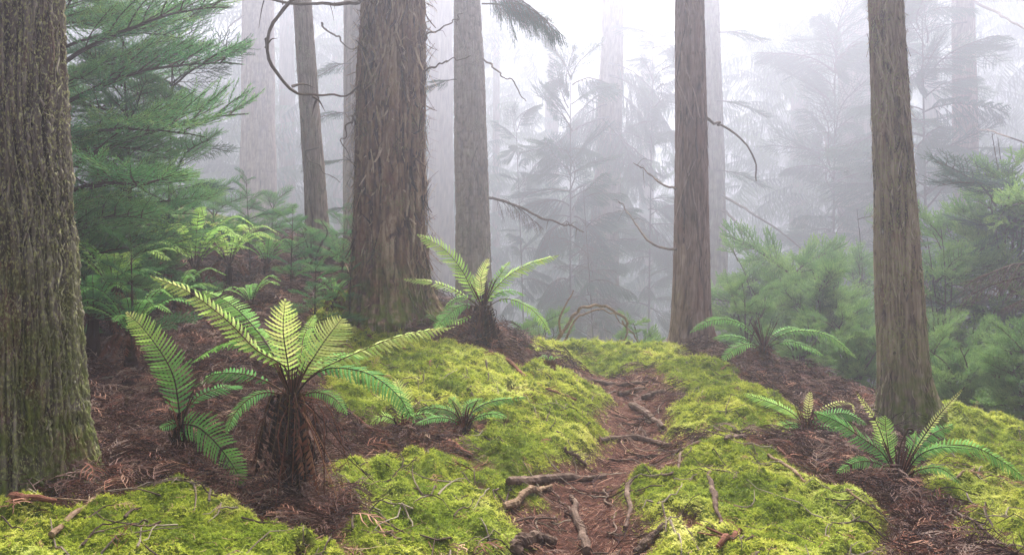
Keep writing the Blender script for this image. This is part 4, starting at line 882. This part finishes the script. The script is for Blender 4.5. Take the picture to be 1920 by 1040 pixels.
auto_fern('dark green fern just above the hanging bluish fronds', (245, 640), 5.5, 12, .5, 34, .4)
auto_fern('shaded fern hugging the right side of the left trunk', (175, 600), 5.6, 11, .5, 35, .35)
auto_fern('small fern on the bank between the bright fern and the saplings', (470, 600), 7.4, 8, .35, 36, .55)
auto_fern('tiny fern sprout on the moss under the crest', (1030, 700), 7.0, 4, .16, 37, .5, w_=.06)
auto_fern('little fern under the shaggy trunk beside the fresh fern', (825, 620), 7.5, 7, .22, 38, .45)
auto_fern('light fern behind the yellow one at the back of the bank', (320, 470), 9.2, 11, .6, 39, .6)

auto_fern('mid green fern at the back left, under the lush young cedar', (160, 480), 8.3, 12, .7, 40, .5)
auto_fern('yellowish fern low on the slope beside the shaded trunk side', (150, 540), 7.2, 12, .6, 41, .62)
auto_fern('green fern behind and left of the tall back fern', (270, 500), 8.6, 12, .65, 42, .52)
auto_fern('green fern behind the small sapling by the slanting cedar', (500, 500), 9.6, 11, .55, 43, .5)
auto_fern('dim fern at the foot of the slim trunk beside the shaggy cedar', (640, 505), 10, 9, .45, 44, .45)
auto_fern('green fern at the left foot of the shaggy cedar', (628, 565), 7.7, 8, .3, 45, .42)
auto_fern('leafy fern at the upper edge of the left litter slope', (330, 575), 7.2, 11, .5, 46, .5)

# ------------------------------------------------------------------ roots and fallen wood lying on the ground
def lying(name, label, cat, pts, r, mat='root', group=None, up=.4, bump=.35, wig=.012, seed=0, sides=9, forks=0):
    g = np.array([G(a, b) for a, b in pts]); d = g[:, 1].mean(); rr = px_r(r, d)
    p = spline(g, 26); rad = np.interp(np.linspace(0, 1, 26), np.linspace(0, 1, len(rr)), rr); p[:, 2] = ground_z(p[:, 0], p[:, 1]) + rad * up + .006
    q = p.copy(); k = np.ones(5) / 5
    for j in (2,): q[:, j] = np.convolve(np.pad(p[:, j], 2, 'edge'), k, 'valid')
    o0 = q.mean(0); mb = MB(); r_ = np.random.default_rng(seed)
    q += (np.stack([vnoise(np.stack([np.arange(26) * .3, np.full(26, k * 9.), np.full(26, seed * 1.)], 1), seed) for k in range(3)], 1) - .5) * [wig * 2, wig * 2, wig]
    qq = spline(q, 60); rad2 = np.interp(np.linspace(0, 1, 60), np.linspace(0, 1, 26), rad)
    rad2 = rad2 * (.8 + .4 * vnoise(np.stack([np.arange(60) * .25, np.full(60, seed + .5), np.zeros(60)], 1), seed + 3))
    tube(mb, qq, list(rad2), sides, 0, .5, bump * .5)
    for k in range(forks):
        i = r_.integers(10, 50); a = r_.random() * 6.283; L = .06 + .12 * r_.random(); dr = np.array([math.cos(a), math.sin(a), .25])
        tube(mb, spline([qq[i], qq[i] + dr * L * .5, qq[i] + dr * L], 6), [rad2[i] * .5, rad2[i] * .2], 5)
    o = obj(name, mb, M[mat], None, tuple(o0), smooth=False); return tag(o, label, cat, group)
RG = 'roots crossing the path'
lying('root', 'long thick root forming the lowest step across the path', 'root', [(950, 914), (1010, 908), (1070, 904), (1135, 899)], [7, 9, 8, 5], 'root', RG, seed=1)
lying('root', 'root snaking down the middle of the path at the bottom', 'root', [(1074, 935), (1080, 970), (1094, 1000), (1100, 1045)], [5, 7, 8, 10], 'root', RG, seed=2)
lying('root', 'dark root along the right edge of the lower path', 'root', [(1186, 905), (1176, 930), (1180, 965), (1172, 1000)], [6, 6, 5, 3], 'root', RG, seed=3)
lying('root', 'curved root crossing from the path to the right moss cushion', 'root', [(1195, 858), (1240, 855), (1275, 848), (1320, 828)], [3, 4, 4, 3], 'root', RG, seed=4)
lying('root', 'pale root running diagonally up the middle of the path', 'root', [(1182, 762), (1205, 775), (1222, 788), (1242, 806)], [7, 8, 6, 4], 'root', RG, seed=5)
lying('root', 'grey root laid across the path below the pale diagonal one', 'root', [(1120, 822), (1165, 824), (1210, 828), (1258, 838)], [4, 5, 6, 5], 'root', RG, seed=6)
lying('root', 'upper root step across the path near the crest', 'root', [(1100, 712), (1135, 722), (1175, 724), (1215, 718)], [4, 5, 5, 3], 'root', RG, seed=7)
lying('root', 'short knobby root just below the upper root step', 'root', [(1158, 741), (1185, 738), (1210, 731)], [5, 6, 4], 'root', RG, seed=8)
lying('root', 'stubby root at the right end of the upper path', 'root', [(1204, 750), (1225, 745), (1245, 735)], [6, 6, 4], 'root', RG, seed=9)
lying('root', 'thin root looping down the right moss edge of the path', 'root', [(1280, 843), (1277, 865), (1262, 885), (1240, 900)], [3, 3, 3, 2], 'root', RG, seed=10)
lying('root', 'grey root sunk in the right foreground moss', 'root', [(1328, 885), (1335, 920), (1345, 960), (1348, 985)], [4, 6, 5, 3], 'root', RG, seed=11)
lying('root', 'thick gnarled root at the bottom edge right of the path', 'root', [(1195, 1045), (1215, 1020), (1235, 1000), (1250, 985)], [8, 9, 7, 5], 'root', RG, seed=12)
lying('broken_log', 'splintered tan piece of wood on the left edge of the path', 'log', [(945, 955), (975, 942), (1010, 928), (1036, 914)], [6, 8, 7, 4], 'deadwood', None, .7, .7, seed=13)
lying('rotten_stump', 'dark rotten stub of wood at the bottom of the path', 'stump', [(965, 1045), (990, 1025), (1015, 1012), (1040, 1022)], [10, 13, 11, 6], 'root', None, .6, .9, seed=14)
lying('bark_slab', 'reddish slab of bark lying in front of the left trunk', 'bark piece', [(0, 925), (30, 933), (65, 942), (102, 950)], [5, 9, 9, 4], 'redwood', None, .6, .3, seed=15)
for i_, (l, pts) in enumerate([
        ('hair-thin root between the two upper steps of the path', [(1120, 732), (1150, 734), (1190, 745), (1215, 760)]),
        ('thin root curling beside the pale diagonal root', [(1150, 780), (1180, 790), (1205, 806), (1220, 822)]),
        ('thin root crossing the path halfway between the grey root and the thick lowest step', [(1110, 870), (1150, 862), (1195, 868), (1240, 880)]),
        ('thin root running from the lowest step towards the snaking root', [(1020, 915), (1040, 935), (1060, 960), (1075, 985)]),
        ('wiry root on the right half of the lower path', [(1130, 915), (1145, 940), (1150, 975), (1140, 1010)]),
        ('wiry root in the bottom left corner of the path', [(960, 985), (1000, 975), (1035, 980), (1065, 1000)])]):
    lying('root', l, 'root', pts, [1.6, 2.4, 2.2, 1.2], 'root', RG, .2, seed=300 + i_, wig=.03)
BG = 'fallen branches on the banks'
for i_, (l, pts, r, m) in enumerate([
        ('long thin fallen branch rising from the bottom left moss', [(92, 1020), (150, 960), (210, 905), (290, 872), (350, 862)], [5, 4.5, 4, 3, 2], 'deadwood'),
        ('tan branch leaning down right below the large bright fern', [(475, 865), (505, 910), (540, 950), (578, 990)], [3, 4.5, 5, 4], 'deadwood'),
        ('short pale broken stick left of the large fern', [(225, 738), (250, 740), (276, 738)], [5, 6, 5], 'deadwood'),
        ('pale stub poking out under the hanging bluish frond', [(362, 722), (378, 716), (392, 712)], [5, 5, 4], 'deadwood'),
        ('short tan stick directly left of the large fern stump', [(447, 772), (465, 771), (482, 770)], [2.6, 3, 2.4], 'deadwood'),
        ('dark branch lying at the top of the right foreground moss', [(1355, 826), (1400, 823), (1440, 824), (1475, 832)], [3, 5, 5, 3], 'root'),
        ('brown stick half sunk at the bottom of the right moss', [(1345, 1036), (1365, 1015), (1388, 993)], [5, 6, 4], 'redwood'),
        ('bent stick leaning into the hollow by the right ferns', [(1440, 855), (1475, 880), (1520, 900)], [3, 3.5, 2], 'deadwood'),
        ('slender stick under the arching crest fern', [(1350, 700), (1400, 690), (1450, 705), (1520, 715)], [2, 2.6, 2.4, 1.4], 'redwood'),
        ('slender stick left of the leaning cedar foot', [(1540, 730), (1590, 738), (1640, 742)], [2, 2.6, 1.6], 'root'),
        ('greyish bone-like twig on the lower left moss bank', [(712, 1003), (730, 1008), (748, 1016)], [3, 3, 2], 'deadwood'),
        ('long reddish branch running down the bank below the fresh fern', [(900, 650), (960, 690), (1020, 728), (1080, 760)], [3, 4, 3, 2], 'redwood'),
        ('short reddish stick on the left moss bank above the path', [(828, 820), (855, 838), (885, 860)], [3, 4, 3], 'redwood'),
        ('curved dead branch behind the small spreading fern', [(640, 580), (700, 640), (760, 660)], [2, 2.4, 1.6], 'redwood'),
        ('dark stick lying along the left side of the middle path', [(1055, 845), (1080, 860), (1100, 880)], [3, 3.6, 2.5], 'root'),
        ('thin stick at the far right on the moss', [(1760, 905), (1800, 900), (1845, 880)], [2, 2.6, 1.8], 'deadwood'),
        ('stick in the litter below the right foreground fern', [(1670, 960), (1740, 985), (1810, 1030)], [2.4, 3, 2], 'deadwood'),
        ('stick across the litter right of the left trunk', [(165, 740), (200, 760), (240, 790)], [2.4, 2.6, 1.8], 'redwood'),
        ('thin stick at the top of the left bank among the ferns', [(430, 545), (490, 540), (545, 528)], [2, 2.6, 1.8], 'deadwood'),
        ('grey branch lying across the litter between left trunk and large fern', [(185, 800), (240, 835), (300, 842), (360, 870)], [2.4, 3.2, 3, 1.6], 'deadwood'),
        ('forked grey branch in the litter just above the bottom left moss', [(250, 900), (330, 895), (420, 905), (500, 940)], [2.4, 3, 2.6, 1.4], 'root'),
        ('pale branch hanging down the slope behind the hanging bluish fern', [(380, 610), (400, 640), (440, 655), (480, 690)], [2, 2.6, 2.2, 1.2], 'deadwood'),
        ('russet branch along the moss rim left of the little ferns', [(640, 770), (680, 800), (720, 830), (745, 860)], [2.2, 3, 2.6, 1.6], 'redwood'),
        ('dark branch running from the right fern hollow to the bottom right corner', [(1720, 940), (1780, 965), (1840, 1000), (1890, 1030)], [2.6, 3.2, 3, 2], 'root'),
        ('thin tan branch above the right foreground moss rim', [(1480, 870), (1540, 890), (1600, 930), (1640, 965)], [2, 2.6, 2.4, 1.4], 'deadwood'),
        ('reddish stick above the large fern on the left bank', [(320, 640), (360, 660), (400, 672)], [3, 3.4, 2], 'redwood')]):
    lying('fallen_branch', l, 'branch', pts, r, m, BG, .8, seed=30 + i_, forks=3)
# small twigs strewn everywhere
mb = MB()
for k in range(900):
    y = 3.0 + 7 * rng.random() ** 1.2; x = (rng.random() - .5) * 1.35 * y; L = .1 + .3 * rng.random(); a = rng.random() * 6.283
    pts = np.array([[x + math.cos(a) * L * (u - .5) + .03 * math.sin(k + 3 * u), y + math.sin(a) * L * (u - .5) + .03 * math.cos(k + u * 4), 0] for u in np.linspace(0, 1, 7)])
    pts[:, 2] = ground_z(pts[:, 0], pts[:, 1]) + .012 + .03 * rng.random() * np.linspace(0, 1, 7); tube(mb, pts, [.0035 + .003 * rng.random(), .0015], 5, 0, .2 + .8 * rng.random())
tag(obj('scattered_twigs', mb, M['twig']), 'thin dead twigs scattered over moss and litter', None, None, 'stuff')
# bent hoop beyond the crest
t = thing('bent_sapling', P(1045, 645, 10.4), 'bare sapling bent over into a hoop on the crest', 'dead sapling')
obj('stem', wood([P(1040, 655, 10.4), P(1058, 615, 10.4), P(1085, 582, 10.4), P(1120, 571, 10.4), P(1158, 585, 10.4), P(1177, 606, 10.4), P(1172, 630, 10.4), P(1155, 648, 10.4)], px_r([3.6, 3, 2.6, 2.4, 1.2], 10.4), 60, 7, wig=.02, seed=3), M['deadwood'], t)
obj('branch', wood([P(1050, 650, 10.5), P(1078, 600, 10.5), P(1120, 578, 10.5), P(1150, 590, 10.5), P(1172, 612, 10.5)], px_r([2.6, 2, 1.4, .8], 10.4), 50, 6, wig=.025, seed=4), M['deadwood'], t)
obj('branch', wood([P(1052, 630, 10.4), P(1050, 600, 10.3), P(1062, 570, 10.2), P(1075, 545, 10.2)], px_r([2.5, 2, 1], 10.4), 20, 6, seed=5), M['deadwood'], t)
obj('branch', wood([P(1165, 600, 10.4), P(1182, 620, 10.4), P(1200, 645, 10.4)], px_r([2, 1.6, 1], 10.4), 20, 6, seed=6), M['deadwood'], t)
# grey dead spray hanging in from the right edge
t = thing('dead_bough', P(1960, 500, 7.2), 'grey lichen-coated dead bough hanging in from the right edge', 'dead branch')
add_bough(t, 'dead', P(1975, 500, 7.2), math.pi + .1, .1, .85, 1); add_bough(t, 'dead', P(1970, 520, 7.1), math.pi - .25, .0, .7, 0); add_bough(t, 'dead', P(1960, 560, 7.3), math.pi + .3, .1, .5, 1)

# ------------------------------------------------------------------ haze
hm = bpy.data.materials.new('haze'); hm.use_nodes = True; nt = hm.node_tree; nt.nodes.clear()
pv = nt.nodes.new("ShaderNodeVolumePrincipled"); out = nt.nodes.new("ShaderNodeOutputMaterial"); nt.links.new(pv.outputs[0], out.inputs['Volume'])
pv.inputs['Color'].default_value = (.555, .56, .63, 1); pv.inputs['Density'].default_value = HAZE; pv.inputs['Anisotropy'].default_value = .7
zlo = float(H1.min()) - 1.2; zhi = 25.5; x0, x1, y0, y1 = -97, 97, -20, 177
mb = MB(); mb.add([(a, b, c) for c in (zlo, zhi) for b in (y0, y1) for a in (x0, x1)], [(0, 2, 3, 1), (4, 5, 7, 6), (0, 1, 5, 4), (2, 6, 7, 3), (0, 4, 6, 2), (1, 3, 7, 5)])
tag(obj('haze', mb, hm), 'pale fog filling the whole wood', None, None, 'stuff')
for o in scene.objects:
    if '_o' in o: del o['_o']
print('objects', len(scene.objects))
